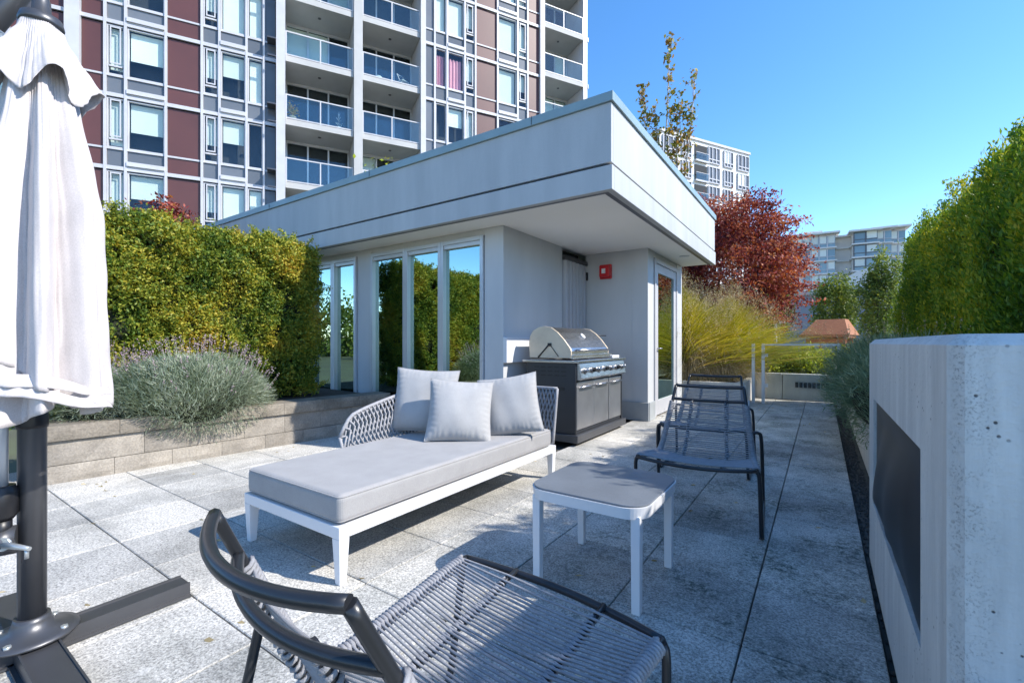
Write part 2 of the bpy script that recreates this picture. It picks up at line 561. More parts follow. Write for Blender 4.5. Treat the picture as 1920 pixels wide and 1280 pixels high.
def blade_mesh(name, base, tip, bend, m, width, parent=None, segs=4, stuff=False, seed=0):
    """arching blades from base to tip, sagging by bend (vectors)"""
    r = np.random.default_rng(seed)
    n = len(base)
    off = np.array(ORG.get(parent.name, (0, 0, 0))) if parent is not None else np.zeros(3)
    base = base - off
    tip = tip - off
    side = unit(np.cross(tip - base, r.normal(size=(n, 3))))
    W = (width * r.uniform(.6, 1.3, n))[:, None]
    v = np.empty((n, segs + 1, 2, 3))
    for k in range(segs + 1):
        t = k / segs
        c = base * (1 - t) + tip * t + bend * (4 * t * (1 - t))
        ww = W * (1 - t * .85) * .5
        v[:, k, 0] = c - side * ww
        v[:, k, 1] = c + side * ww
    idx = np.arange(n)[:, None, None] * (segs + 1) * 2 + np.arange(segs)[None, :, None] * 2 + np.array([0, 1, 3, 2])[None, None, :]
    me = bpy.data.meshes.new(name)
    me.vertices.add(n * (segs + 1) * 2)
    me.vertices.foreach_set('co', v.reshape(-1))
    nf = n * segs
    me.loops.add(nf * 4)
    me.loops.foreach_set('vertex_index', idx.reshape(-1).astype(np.int32))
    me.polygons.add(nf)
    me.polygons.foreach_set('loop_start', np.arange(0, nf * 4, 4, dtype=np.int32))
    me.polygons.foreach_set('loop_total', np.full(nf, 4, dtype=np.int32))
    me.materials.append(m)
    me.update(calc_edges=True)
    o = link(name, me, parent)
    if stuff:
        o['kind'] = 'stuff'
    return o

def wob(p, s, seed=0):
    """cheap smooth 3-D noise in about -1..1"""
    r = np.random.default_rng(seed)
    out = np.zeros(len(p))
    for k in range(6):
        d = r.normal(size=3)
        d = d / np.linalg.norm(d) * s * r.uniform(.6, 1.8)
        out += np.sin(p @ d + r.uniform(0, 6.28))
    return out / 3.0

# ================================================================== GROUND
struct(B(-400, 400, -400, 400, -.60, -.50).build('ground', M['earth']))
struct(B(-5.30, .27, -1.2, 10.35, -.30, -.042).build('terrace_bed', M['mortar']))
patio = B(-5.45, .30, -1.3, 16.5, -.48, -.305).build('patio', M['mortar'])
struct(patio)
XJ = [-.2425 - .4945 * k for k in range(11)]
YJ = [-.635 + .4945 * k for k in range(23)]
pw = .4945
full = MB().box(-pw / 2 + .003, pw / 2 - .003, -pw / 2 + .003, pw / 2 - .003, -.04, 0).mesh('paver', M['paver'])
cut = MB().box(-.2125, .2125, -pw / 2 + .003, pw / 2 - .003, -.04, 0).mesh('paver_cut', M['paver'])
def paver(me, x, y):
    o = link('paver', me, patio, (x, y, random.uniform(-.0012, .0008)), (R(random.uniform(-.08, .08)), R(random.uniform(-.08, .08)), R(random.uniform(-.12, .12))))
    md = o.modifiers.new('bevel', 'BEVEL')
    md.width = .0035
    md.segments = 1
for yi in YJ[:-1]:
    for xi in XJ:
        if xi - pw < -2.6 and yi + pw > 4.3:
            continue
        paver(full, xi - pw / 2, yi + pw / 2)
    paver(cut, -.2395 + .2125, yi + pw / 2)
# path past the gate, paved the same way; too far off for its joints to be told apart singly
pt = MB()
for i in range(8):
    for j in range(4):
        pt.box(-.5 - (i - 2) * pw, -.5 - (i - 2) * pw + pw - .006, 10.37 + j * pw, 10.37 + (j + 1) * pw - .006, -.30, random.uniform(-.001, .001))
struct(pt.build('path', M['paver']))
struct(B(-3.2, 2.4, 12.36, 24, -.30, -.004).build('walkway', M['palewall']))
# drain strip of dark gravel against the walls at the right
gb = B(.195, .335, -1.2, 10.35, -.28, -.035).build('gravel_strip_bed', M['mortar'])
struct(gb)
gs = MB()
for i in range(1500):
    x, y, r_ = random.uniform(.20, .30), random.uniform(.8, 9.5), random.uniform(.005, .011)
    z = -.035 + r_ * .6
    gs.add([(x + r_, y, z), (x, y + r_, z), (x - r_, y, z), (x, y - r_, z), (x, y, z + r_), (x, y, z - r_)], [(0, 1, 4), (1, 2, 4), (2, 3, 4), (3, 0, 4), (1, 0, 5), (2, 1, 5), (3, 2, 5), (0, 3, 5)])
o = gs.build('gravel', M['gravel'], stuff=True)
tag(o, 'dark gravel filling the drain strip between pavers and concrete wall', 'gravel')

# ================================================================== APARTMENT TOWER (left)
TA = R(60.6)
T0 = (-19.3, 10.68, 0)
tower = thing('apartment_tower', 'tall apartment tower with maroon panels, white mullions and stacked glass balconies', 'apartment building', T0, TA, local=True)
FL = [7.73 + 2.75 * k for k in range(-2, 6)]
ZT = FL[-1] + 2.75
ZB = -.5
MSH = {}
def shared(key, maker, m):
    if key not in MSH:
        MSH[key] = maker().mesh(key[0] if isinstance(key, tuple) else key, m)
    return MSH[key]
def tpart(name, key, maker, m, x, z, y=0, parent=None):
    return link(name, shared(key, maker, m), parent or tower, (x, y, z))
def frame_mb(wd, hg, t=.06, y0=-.05, y1=.06):
    f = MB()
    f.box(0, t, y0, y1, 0, hg).box(wd - t, wd, y0, y1, 0, hg)
    f.box(t, wd - t, y0, y1, 0, t).box(t, wd - t, y0, y1, hg - t, hg)
    return f
trnd = random.Random(5)
def twindow(x0, x1, z0, z1, sill=False, curtain=None, casement=False):
    wd, hg = round(x1 - x0, 3), round(z1 - z0, 3)
    def mk():
        f = frame_mb(wd, hg, .038)
        if sill:
            f.box(-.01, wd + .01, -.16, -.05, -.66, -.50)
            f.box(-.01, wd + .01, -.10, -.05, -.72, -.66)
        if casement:
            f.box(.09, .13, -.075, -.05, .4, hg - .06).box(wd - .13, wd - .09, -.075, -.05, .4, hg - .06)
            f.box(.13, wd - .13, -.075, -.05, .4, .45).box(.13, wd - .13, -.075, -.05, hg - .11, hg - .06)
            f.box(.055, wd - .055, -.05, .05, .30, .36)
        return f
    w_ = tpart('window', ('window', wd, hg, sill, casement), mk, M['whitealu'], x0, z0)
    link('pane', shared(('pane', wd, hg), lambda: MB().box(.055, wd - .055, .0, .012, .055, hg - .055), M['tglass']), w_)
    if curtain == 'pink':
        def fold():
            g = MB()
            return g.grid(lambda u, v: (.06 + u * (wd - .12), .16 + .035 * math.sin(u * 26), .06 + v * (hg - .3)), 40, 1)
        link('curtain', shared(('curtain', wd, hg), fold, M['pink']), w_)
    else:
        fr = trnd.choice([1, 1, .62, .96, .5, .0, .9, 1])
        if fr > 0:
            hb = round((hg - .12) * fr, 2)
            link('blind', shared(('blind', wd, hg, hb), lambda: MB().box(.06, wd - .06, .13, .14, hg - .06 - hb, hg - .06), M['blind']), w_)
    return w_
def tpanel(name, x0, x1, z0, z1, m, y0=-.02):
    wd, hg = round(x1 - x0, 3), round(z1 - z0, 3)
    return tpart(name, (name, wd, hg), lambda: MB().box(0, wd, y0, .06, 0, hg), m, x0, z0)
cols = [(-14.6, -13.2, 'M'), (-13.1, -12.2, 'C'), (-12.1, -10.3, 'W'), (-10.2, -8.65, 'W'), (-8.55, -7.1, 'M'), (-6.66, -6.03, 'M'),
        (-5.93, -5.42, 'C'), (-5.32, -4.18, 'W'), (-4.08, -3.0, 'M'), (-2.9, -2.40, 'C'), (-2.30, -1.44, 'W'), (-1.34, -.80, 'W'), (-.70, -.32, 'P'),
        (6.26, 6.68, 'P'), (6.78, 7.33, 'W'), (7.42, 8.28, 'W'), (8.37, 8.86, 'C'), (8.96, 10.12, 'M'), (10.22, 11.32, 'W'), (11.42, 11.95, 'C'), (12.03, 12.72, 'M')]
for fi, z0 in enumerate(FL):
    for (a, b, ty) in cols:
        if b < -6.7 and z0 > 22:
            continue
        if ty == 'M':
            tpanel('cladding_panel', a, b, z0 + .05, z0 + .68, M['maroon'])
            tpanel('cladding_panel', a, b, z0 + .75, z0 + 2.62, M['maroon'])
        elif ty == 'P':
            tpanel('spandrel_panel', a, b, z0 + .05, z0 + .68, M['spandrel'])
            tpanel('spandrel_panel', a, b, z0 + .75, z0 + 2.62, M['spandrel'])
        else:
            tpanel('spandrel_panel', a, b, z0 + .05, z0 + .68, M['spandrel'], -.01)
            pk = 'pink' if (abs(z0 - 13.23) < .1 and 6.7 < a < 8.3) else None
            twindow(a, b, z0 + .75, z0 + 2.62, ty == 'W' and b - a > .8, pk, ty == 'C')
    for xa, xb in ((-14.7, -.25), (6.2, 12.8)):
        g = MB()
        g.box(xa, xb, -.10, -.02, z0 - .09, z0 + .05)
        g.box(xa, xb, -.06, -.021, z0 + .68, z0 + .75)
        g.build('floor_band', M['whitealu'], tower)
edges = [(-14.65, .085), (-13.15, .085), (-12.15, .085), (-10.25, .085), (-8.6, .085), (-6.0 + .02, .085), (-5.37, .085), (-4.13, .085), (-2.95, .085), (-2.35, .085), (-1.39, .085), (-.75, .085),
         (6.73, .085), (7.375, .09), (8.325, .09), (8.91, .085), (10.17, .085), (11.37, .085), (11.99, .08)]
for x, wd in edges:
    tpart('mullion', ('mullion', wd), lambda: MB().box(-wd / 2, wd / 2, -.115, .06, ZB, ZT), M['whitealu'], x, 0)
MB().box(-7.09, -6.67, -.22, .06, ZB, ZT).build('wall_fin', M['whitealu'], tower)
MB().box(6.0, 6.25, -.20, 1.8, ZB, ZT).build('wall_fin', M['whitealu'], tower)
MB().box(12.74, 13.02, -.20, 1.8, ZB, ZT).build('wall_fin', M['whitealu'], tower)
MB().box(15.72, 16.0, -.05, 2.2, ZB, ZT).build('wall_fin', M['whitealu'], tower)
fin = MB().box(-.28, .06, -.55, 1.8, ZB, ZT)
fin.build('wall_fin', M['whitealu'], tower)
for z0 in FL:
    g = MB()
    g.box(-.62, -.285, -.62, -.10, z0 + .62, z0 + .68)
    g.box(-.60, -.285, -.58, -.5, z0 - .10, z0 - .04)
    g.build('sunshade', M['umetal'], tower)
MB().box(2.89, 3.27, -.18, 1.8, ZB, ZT).build('column', M['slab'], tower)
def balcony(x0, x1, z0, deep=1.7):
    wd = round(x1 - x0, 3)
    s = tpart('balcony', ('balcony', wd, deep), lambda: MB().box(0, wd, -.06, deep, .12, .37), M['slab'], x0, z0)
    def rail():
        g = MB()
        g.box(0, wd, -.05, .0, 1.40, 1.45).box(0, wd, -.05, .0, .40, .45)
        for k in range(3):
            xx = k * (wd - .05) / 2
            g.box(xx, xx + .05, -.051, .001, .37, 1.40)
        return g
    link('railing', shared(('railing', wd), rail, M['whitealu']), s)
    for k in range(2):
        link('glass_panel', shared(('glass_panel', wd, k), lambda: MB().box(.05 + k * (wd - .05) / 2, (k + 1) * (wd - .05) / 2, -.03, -.02, .45, 1.40), M['rglass']), s)
    link('ceiling_lamp', shared('ceiling_lamp', lambda: MB().lathe([(.07, .10), (.07, .12)], wd * .5, .7, 12), M['umetal']), s)
    # glazing at the back of the recess
    def back():
        f = MB()
        for k in range(4):
            xx = k * (wd - .07) / 3
            f.box(xx, xx + .07, deep - .05, deep + .04, .37, 2.87)
        f.box(.07, wd - .07, deep - .04, deep + .04, 2.75, 2.87).box(.07, wd - .07, deep - .04, deep + .04, .37, .45)
        return f
    w_ = link('window', shared(('balcony_window', wd), back, M['alu']), tower, (x0, 0, z0))
    for k in range(3):
        xa, xb = k * (wd - .07) / 3 + .07, (k + 1) * (wd - .07) / 3
        link('pane', shared(('bpane', wd, k), lambda: MB().box(xa, xb, deep - .01, deep, .45, 2.75), M['tglass']), w_)
        if trnd.random() < .4:
            link('blind', shared(('bblind', wd, k), lambda: MB().box(xa, xb, deep + .10, deep + .11, .45, 2.75), M['blind']), w_)
for z0 in FL:
    balcony(.07, 2.88, z0)
    balcony(3.28, 5.99, z0)
    balcony(13.03, 15.70, z0)
    g = MB().box(16.0, 16.06, -.08, .6, z0 + .1, z0 + .35)
    g.build('floor_band', M['whitealu'], tower)
core = MB()
core.box(-14.6, -.3, .5, 9, ZB, ZT)
core.box(.06, 6.0, 2.0, 9, ZB, ZT)
core.box(6.25, 12.73, .5, 9, ZB, ZT)
core.box(13.02, 15.72, 2.0, 9, ZB, ZT)
core.build('interior', M['dark'], tower)
MB().box(-14.6, 16.05, .3, 9.2, ZT, ZT + .3).build('roof', M['slab'], tower)
# things out on the balconies
def tw(x, y, z):
    p = rotz((x, y, z), TA)
    return (p[0] + T0[0], p[1] + T0[1], z)
def fold_chair(p, label):
    c = thing('balcony_chair', label, 'chair', p, TA + .5, local=True)
    MB().box(-.22, .22, -.2, .2, .42, .45).build('seat', M['pwhite'], c)
    MB().tube([(-.2, -.2, 0), (-.2, .22, .85)], .02, 6).tube([(.2, -.2, 0), (.2, .22, .85)], .02, 6).tube([(-.2, .22, .84), (.2, .22, .84)], .02, 6).build('backrest', M['pwhite'], c)
    for sx_ in (-.18, .18):
        MB().tube([(sx_, .22, 0), (sx_, -.18, .44)], .018, 6).build('leg', M['pwhite'], c)
fold_chair(tw(5.3, .55, 13.23 + .37), 'small white folding chair on the tower balcony, right bay')
bt = thing('bare_potted_tree', 'small bare white ornamental tree in a pot on left bay balcony', 'plant', tw(2.3, .5, 10.85), local=True)
MB().lathe([(.12, 0), (.17, .28)], 0, 0, 10).build('pot', M['pwhite'], bt)
g = MB()
for k in range(12):
    a = k * 2.4
    g.tube([(0, 0, .25 + k * .05), (.22 * (1 - k / 14) * math.cos(a), .22 * (1 - k / 14) * math.sin(a), .35 + k * .055)], .012, 4)
g.tube([(0, 0, .2), (0, 0, 1.0)], .015, 5)
g.build('branch', M['pwhite'], bt)
pp = thing('potted_plant', 'leafy potted plant at the left end of a tower balcony', 'plant', tw(.35, .35, 10.85), local=True)
MB().lathe([(.12, 0), (.16, .3)], 0, 0, 10).build('pot', M['block'], pp)
leaf_mesh('foliage', rng.normal(size=(260, 3)) * [.13, .13, .17] + [0, 0, .55], M['birch'], .09, .05, pp, seed=3)
pk = thing('balcony_cushions', 'pink cushions heaped on the right bay balcony of the tower', 'cushions', tw(3.95, .45, 13.60), local=True)
for k in range(3):
    MB().lathe([(.02, 0), (.17, .05), (.19, .14), (.14, .24), (.02, .28)], k * .22 - .2, 0, 12).build('cushion', M['pink'] if k < 2 else M['pwhite'], pk)

# ================================================================== FAR WHITE TOWER
FT = (-9.24, 80.86, 0)
ft = thing('far_tower', 'distant white apartment tower rising behind the birch and the red maple', 'apartment building', FT, TA, local=True)
MB().box(-19, 0, .3, 14, -.5, 31.0).build('wall', M['offwhite'], ft)
fb = [(-18.5, -15.6), (-14.8, -12.9), (-9.4, -6.9), (-6.0, -3.9), (-2.9, -.25)]
for k in range(7):
    zt = 30.6 - k * 2.95
    for (a, b) in fb:
        wd = round(b - a, 2)
        def mk():
            f = MB()
            n_ = 3
            for q in range(n_ + 1):
                xx = q * (wd - .14) / n_
                f.box(xx, xx + .14, .08, .29, -2.5, 0)
            f.box(.14, wd - .14, .1, .28, -1.95, -1.80).box(.14, wd - .14, .1, .28, -.12, 0).box(.14, wd - .14, .1, .28, -2.5, -2.35)
            return f
        w_ = link('window', shared(('fwindow', wd), mk, M['whitealu']), ft, (a, 0, zt))
        link('pane', shared(('fpane', wd), lambda: MB().box(.1, wd - .1, .2, .25, -2.4, -.1), M['spandrel']), w_)
        if trnd.random() < .6:
            link('blind', shared(('fblind', wd), lambda: MB().box(.15, wd * .6, .17, .19, -1.8, -.12), M['blind']), w_)
    s = link('balcony', shared('fbalcony', lambda: MB().box(-12.2, -9.6, -.1, .29, -2.7, -2.45).box(-12.2, -9.6, -.1, -.02, -1.45, -1.38), M['whitealu']), ft, (0, 0, zt))
    link('glass_panel', shared('fbglass', lambda: MB().box(-12.15, -9.65, -.08, -.05, -2.44, -1.46), M['rglass']), s)
    link('recess', shared('frecess', lambda: MB().box(-12.15, -9.65, .2, .31, -2.44, -.2), M['dark']), s)
MB().box(-19, .1, .1, 14, 31.0, 31.35).build('parapet', M['whitealu'], ft)

# ================================================================== FAR MID-RISE
mr_ = thing('midrise_building', 'glassy cream mid-rise apartment block beyond the hornbeams, stepped flat roofs', 'apartment building', (-5.5, 131, -2.8), R(4), local=True)
xs = [(-21, -10.8, 1.5), (-10, 0, 0), (0, 7.5, -1.2), (7.5, 10.5, 1.0), (10.5, 14.5, -2.6), (14.5, 17.0, -1.2), (17.0, 19.5, .4)]
for k in range(9):
    z1 = 29.2 - k * 3.05
    for q, (a, b, y) in enumerate(xs):
        s = MB().box(a - .3, b + .3, y - .5, y + 10, z1 - 3.05, z1 - 2.75).build('floor_slab', M['offwhite'], mr_)
        if q == 3:
            MB().box(a, b, y + 1.4, y + 3, z1 - 2.75, z1).build('balcony_recess', M['greywall'], mr_)
            continue
        nn_ = max(2, int((b - a) / 1.35))
        for i in range(nn_):
            xa = a + (b - a) * i / nn_
            wd = round((b - a) / nn_, 2)
            w_ = link('window', shared(('mwindow', wd), lambda: MB().box(0, .18, -.1, .2, .0, 2.7).box(.18, wd, -.08, .2, .75, .87).box(.18, wd, -.08, .2, 2.5, 2.7), M['umetal'] if wd > 1.9 else M['whitealu']), mr_, (xa, y, z1 - 2.72))
            link('pane', shared(('mpane', wd), lambda: MB().box(.1, wd, .05, .1, 0, 2.6), M['farglass']), w_)
            if trnd.random() < .5:
                link('blind', shared(('mblind', wd), lambda: MB().box(.25, wd - .1, -.02, .04, .95, 2.5), M['blind']), w_)
for q, (a, b, y) in enumerate(xs):
    up = (-.5, 0, .3, -.4, -.2, .2, .5)[q]
    MB().box(a, b, y + .3, y + 10, 1, 29.2 + up).build('wall', M['offwhite'], mr_)
    MB().box(a - .8, b + .8, y - 1.2, y + 10, 29.2 + up, 29.6 + up).build('roof', M['offwhite'], mr_)
MB().box(-.4, .1, -.9, .2, 0, 29.2).build('column', M['offwhite'], mr_)
MB().box(2, 5.4, 1, 6, 29.6, 31.0).build('penthouse', M['offwhite'], mr_)
mr_.scale = (1.08, 1.08, 1.0)
# grey low building behind the trees
lb = thing('grey_podium', 'low grey rendered building with white vaulted roof behind the hornbeams', 'building', (4, 34, -.5), local=True)
MB().box(-6.2, 6, 0, 8, 0, 4.6).build('wall', M['greywall'], lb)
MB().box(-6.4, 6.2, -.15, 8.2, 4.6, 4.85).build('roof_edge', M['slab'], lb)
g = MB()
g.prism([(-3.2 + 3.2 * (1 - math.cos(t * math.pi / 12)), 4.85 + 1.5 * math.sin(t * math.pi / 12)) for t in range(13)], .5, 7, 'y', True)
g.build('vaulted_roof', M['offwhite'], lb)
for k in range(3):
    w_ = MB().box(1.2 + k * 1.6, 2.5 + k * 1.6, -.1, .05, 1.6, 3.6).build('window', M['whitealu'], lb)
    MB().box(1.3 + k * 1.6, 2.4 + k * 1.6, -.14, -.101, 1.7, 3.5).build('pane', M['tglass'], w_)

# ================================================================== PAVILION
pav = thing('pavilion', 'flat roofed pale grey amenity pavilion with deep overhanging fascia and tall glazing', 'pavilion', (-4, 6, 0), local=False)
SOF, TOP = 2.44, 3.27
RX, RY, RX2, RY2 = -1.50, 3.72, -12.0, 8.32
def fascia(z0, z1, out, name='fascia_panel', m='fascia'):
    a = out
    MB().box(RX2, RX + a, RY - a, RY + .05, z0, z1).build(name, M[m], pav, bevel=.003)
    MB().box(RX - .05, RX + a, RY + .052, RY2 + a, z0, z1).build(name, M[m], pav, bevel=.003)
fascia(2.668, 3.185, 0.0)
fascia(SOF - .012, 2.640, 0.012)
fascia(2.6405, 2.6675, -.03, 'reveal', 'umetal')
fascia(3.187, TOP, .022, 'coping', 'coping')
# joints of the coping
for k in range(6):
    MB().box(RX - .8 - k * 2.4, RX - .795 - k * 2.4, RY - .026, RY + .04, 3.19, TOP + .004).build('coping_joint', M['umetal'], pav)
MB().box(RX2, RX - .051, RY + .051, RY2, 3.10, 3.16).build('roof', M['slab'], pav)
MB().box(RX2, RX - .10, RY + .10, RY2 - .05, SOF, SOF + .03).build('soffit', M['soffit'], pav)
sb_ = MB().box(RX2, RX - .052, RY + .052, RY + .099, SOF - .008, SOF + .03).box(RX - .099, RX - .052, RY + .10, RY2 - .05, SOF - .008, SOF + .03)
sb_.build('soffit_trim', M['umetal'], pav)
WY, WX = 4.20, -2.985
zc = SOF - .001
# long glazed wall
def pwall(x0, x1, y0, y1, z0=0., z1=zc, m='stucco', name='wall'):
    return MB().box(x0, x1, y0, y1, z0, z1).build(name, M[m], pav, bevel=.004)
pwall(-3.255, WX, WY, 5.62)                 # solid corner, also the wall behind the grill
pwall(-5.60, -5.285, WY + .0, WY + .18)
pwall(-8.1, -6.75, WY, WY + .18)
pwall(-12, -8.1, WY, WY + .18)
pwall(-6.75, -5.60, WY + .004, WY + .18, 2.36, zc)
pwall(-5.285, -3.255, WY + .004, WY + .18, 2.36, zc)
pwall(-6.75, -5.60, WY + .004, WY + .18, 0, .10, 'base')
pwall(-5.285, -3.255, WY + .004, WY + .18, 0, .10, 'base')
def pwin(x0, x1, divs, z0=.10, z1=2.36):
    ed = [x0] + divs + [x1]
    for i in range(len(ed) - 1):
        a, b = ed[i] + .001, ed[i + 1] - .001
        t = .045
        f = MB()
        f.box(a, a + t, WY - .03, WY + .1, z0, z1).box(b - t, b, WY - .03, WY + .1, z0, z1)
        f.box(a + t, b - t, WY - .03, WY + .1, z0, z0 + .07).box(a + t, b - t, WY - .03, WY + .1, z1 - .05, z1)
        f.box(a + t, b - t, WY - .012, WY + .1, z1 - .10, z1 - .0505)
        w_ = f.build('window', M['alu'], pav, bevel=.003)
        MB().box(a + t, b - t, WY + .03, WY + .042, z0 + .07, z1 - .10).build('pane', M['glass'], w_)
pwin(-6.74, -5.61, [-6.17])
pwin(-5.28, -3.26, [-4.57, -3.93])
# recess wall, door wall
pwall(-2.98, -2.25, 6.36, 6.5)
pwall(-2.25, -2.02, 6.36, 6.63)
pwall(-2.25, -2.02, 7.90, 8.1)
pwall(-2.20, -2.03, 6.63, 7.90, 2.36, zc)
pwall(-12, -2.02, 8.1, 8.24)
MB().box(-2.98, -2.0, 6.325, 6.355, 0, .26).build('base_course', M['base'], pav, bevel=.004)
MB().box(-2.018, -1.992, 6.357, 6.62, 0, .26).build('base_course', M['base'], pav, bevel=.004)
MB().box(-3.25, WX + .0, 4.172, 4.196, 0, .16).build('base_course', M['base'], pav, bevel=.004)
d = MB()
d.box(-2.10, -2.00, 6.635, 6.70, 0.02, 2.35).box(-2.10, -2.00, 7.83, 7.895, .02, 2.35).box(-2.10, -2.0, 6.70, 7.83, 2.28, 2.35)
dr = d.build('door_frame', M['whitealu'], pav, bevel=.004)
d = MB()
d.box(-2.06, -2.015, 6.705, 6.83, .03, 2.275).box(-2.06, -2.015, 7.70, 7.825, .03, 2.275)
d.box(-2.06, -2.015, 6.83, 7.70, .03, .25).box(-2.06, -2.015, 6.83, 7.70, 2.15, 2.275)
dr = d.build('door', M['whitealu'], pav, bevel=.003)
MB().box(-2.045, -2.035, 6.83, 7.70, .25, 2.15).build('pane', M['glass'], dr)
MB().tube([(-2.015, 6.78, 1.02), (-1.97, 6.78, 1.02), (-1.97, 6.88, 1.02)], .01, 8).build('handle', M['steel'], dr)
for z in (.35, 1.2, 2.05):
    MB().box(-2.018, -1.995, 7.822, 7.842, z, z + .10).build('hinge', M['steel'], dr)
# interior seen through the glass
MB().box(-11.9, -3.3, 4.6, 8.0, .0, .02).build('inner_floor', M['base'], pav)
MB().box(-11.9, -3.0, 7.6, 7.7, .02, 2.4).build('inner_wall', M['slab'], pav)
# folded shutter standing in the opening beside the wall
sh = thing('folding_shutter', 'white accordion shutter folded against the wall opening behind the grill', 'shutter', (-3.0, 5.95, 0))
for k in range(6):
    y0 = 5.66 + k * .115
    MB().prism([(-3.03, y0), (-2.955, y0 + .02), (-2.955, y0 + .085), (-3.03, y0 + .105), (-3.045, y0 + .105), (-3.045, y0)], .03, 2.27).build('slat', M['whitealu'], sh)
MB().box(-3.06, -2.94, 5.63, 6.355, 2.275, 2.33).build('track', M['umetal'], sh)
MB().box(-2.957, -2.935, 6.33, 6.358, 2.05, 2.17).build('latch', M['black'], sh)
pwall(-3.4, -3.10, 5.62, 6.36, 0, zc, 'dark', 'inner_jamb')
# fire alarm horn
fa = thing('fire_alarm', 'red fire alarm sounder high on the recessed pavilion wall', 'fire alarm', (-2.64, 6.36, 2.15))
MB().box(-2.73, -2.55, 6.315, 6.359, 2.05, 2.26).build('back_box', M['red'], fa, bevel=.008)
MB().prism([(-2.71, 2.07), (-2.57, 2.07), (-2.555, 2.10), (-2.555, 2.21), (-2.57, 2.24), (-2.71, 2.24)], 6.25, 6.314, 'y').build('sounder', M['red'], fa, bevel=.008)
MB().box(-2.665, -2.61, 6.235, 6.249, 2.12, 2.19).build('strobe', M['pwhite'], fa)
# white box on the corner wall
wb = MB().box(-2.984, -2.93, 4.19, 4.72, .875, 1.165).build('wall_box', M['pwhite'], bevel=.006)
tag(wb, 'plain white metal box mounted on the pavilion corner wall left of grill', 'wall box')
cl = thing('soffit_light', 'small round recessed light in the pavilion soffit near the door', 'ceiling light', (-1.745, 7.27, 2.44))
MB().lathe([(.075, SOF - .006), (.078, SOF - .001)], -1.745, 7.27, 18).build('trim_ring', M['alu'], cl)
MB().lathe([(.05, SOF - .010), (.05, SOF - .0065)], -1.745, 7.27, 16).build('lens', M['pwhite'], cl)
# roof plants poking over the coping
rp = thing('roof_plant', 'small yellow green plant showing above the pavilion coping', 'plant', (-5.6, 4.6, 3.16))
pts = np.concatenate([rng.normal(size=(120, 3)) * [.12, .1, .12] + [-5.55, 4.6, 3.62], rng.normal(size=(70, 3)) * [.1, .1, .09] + [-5.0, 4.8, 3.5]])
leaf_mesh('foliage', pts, M['yshrub'], .07, .04, rp, seed=4)
MB().tube([(-5.6, 4.6, 3.16), (-5.55, 4.6, 3.7)], .008, 5).tube([(-5.1, 4.75, 3.16), (-5.0, 4.8, 3.5)], .007, 5).build('stem', M['bark'], rp)

# ================================================================== LEFT PLANTER, HEDGE, LAVENDER
pl = thing('block_planter', 'low planter wall of tan split concrete blocks under the left hedge', 'planter', (-4.95, .87, 0), R(-5.4), local=True)
# local y runs along the wall; its face is at x = 0
prnd = random.Random(3)
def rough_block(L_, H_, D_, amp=.008):
    g = MB()
    nx, nz = 5, 3
    vs = []
    for j in range(nz + 1):
        for i in range(nx + 1):
            e = 0 if i in (0, nx) or j in (0, nz) else 1
            vs.append((e * prnd.uniform(-amp * .2, amp) + (0 if e else -.004), L_ * i / nx, H_ * j / nz))
    fs = [(j * (nx + 1) + i, j * (nx + 1) + i + 1, (j + 1) * (nx + 1) + i + 1, (j + 1) * (nx + 1) + i) for j in range(nz) for i in range(nx)]
    g.add(vs, fs)
    g.add([(-.004, 0, 0), (-.004, L_, 0), (-.004, L_, H_), (-.004, 0, H_), (-D_, 0, 0), (-D_, L_, 0), (-D_, L_, H_), (-D_, 0, H_)], [(0, 4, 5, 1), (3, 2, 6, 7), (0, 3, 7, 4), (1, 5, 6, 2)])
    return g
bm_ = [rough_block(.397, .142, .22).mesh('block', M['block']) for _ in range(4)]
bm2_ = [rough_block(.397, .187, .22).mesh('block', M['block']) for _ in range(4)]
cm_ = [rough_block(.447, .118, .30, .006).mesh('cap_block', M['cap']) for _ in range(4)]
for k in range(8):
    link('block', prnd.choice(bm_), pl, (0, k * .4 - (0), -.005))
    link('block', prnd.choice(bm2_), pl, (-.004, k * .4 - .2 if k else 0, .142))
for k in range(7):
    link('cap_block', prnd.choice(cm_), pl, (.028, k * .45 - .02, .335))
endcap = MB().box(-.5, -.225, -.05, .17, -.005, .455)
endcap.build('end_block', M['cap'], pl)
MB().box(-2.4, -.23, 0, 3.15, -.3, .40).build('soil', M['soil'], pl)

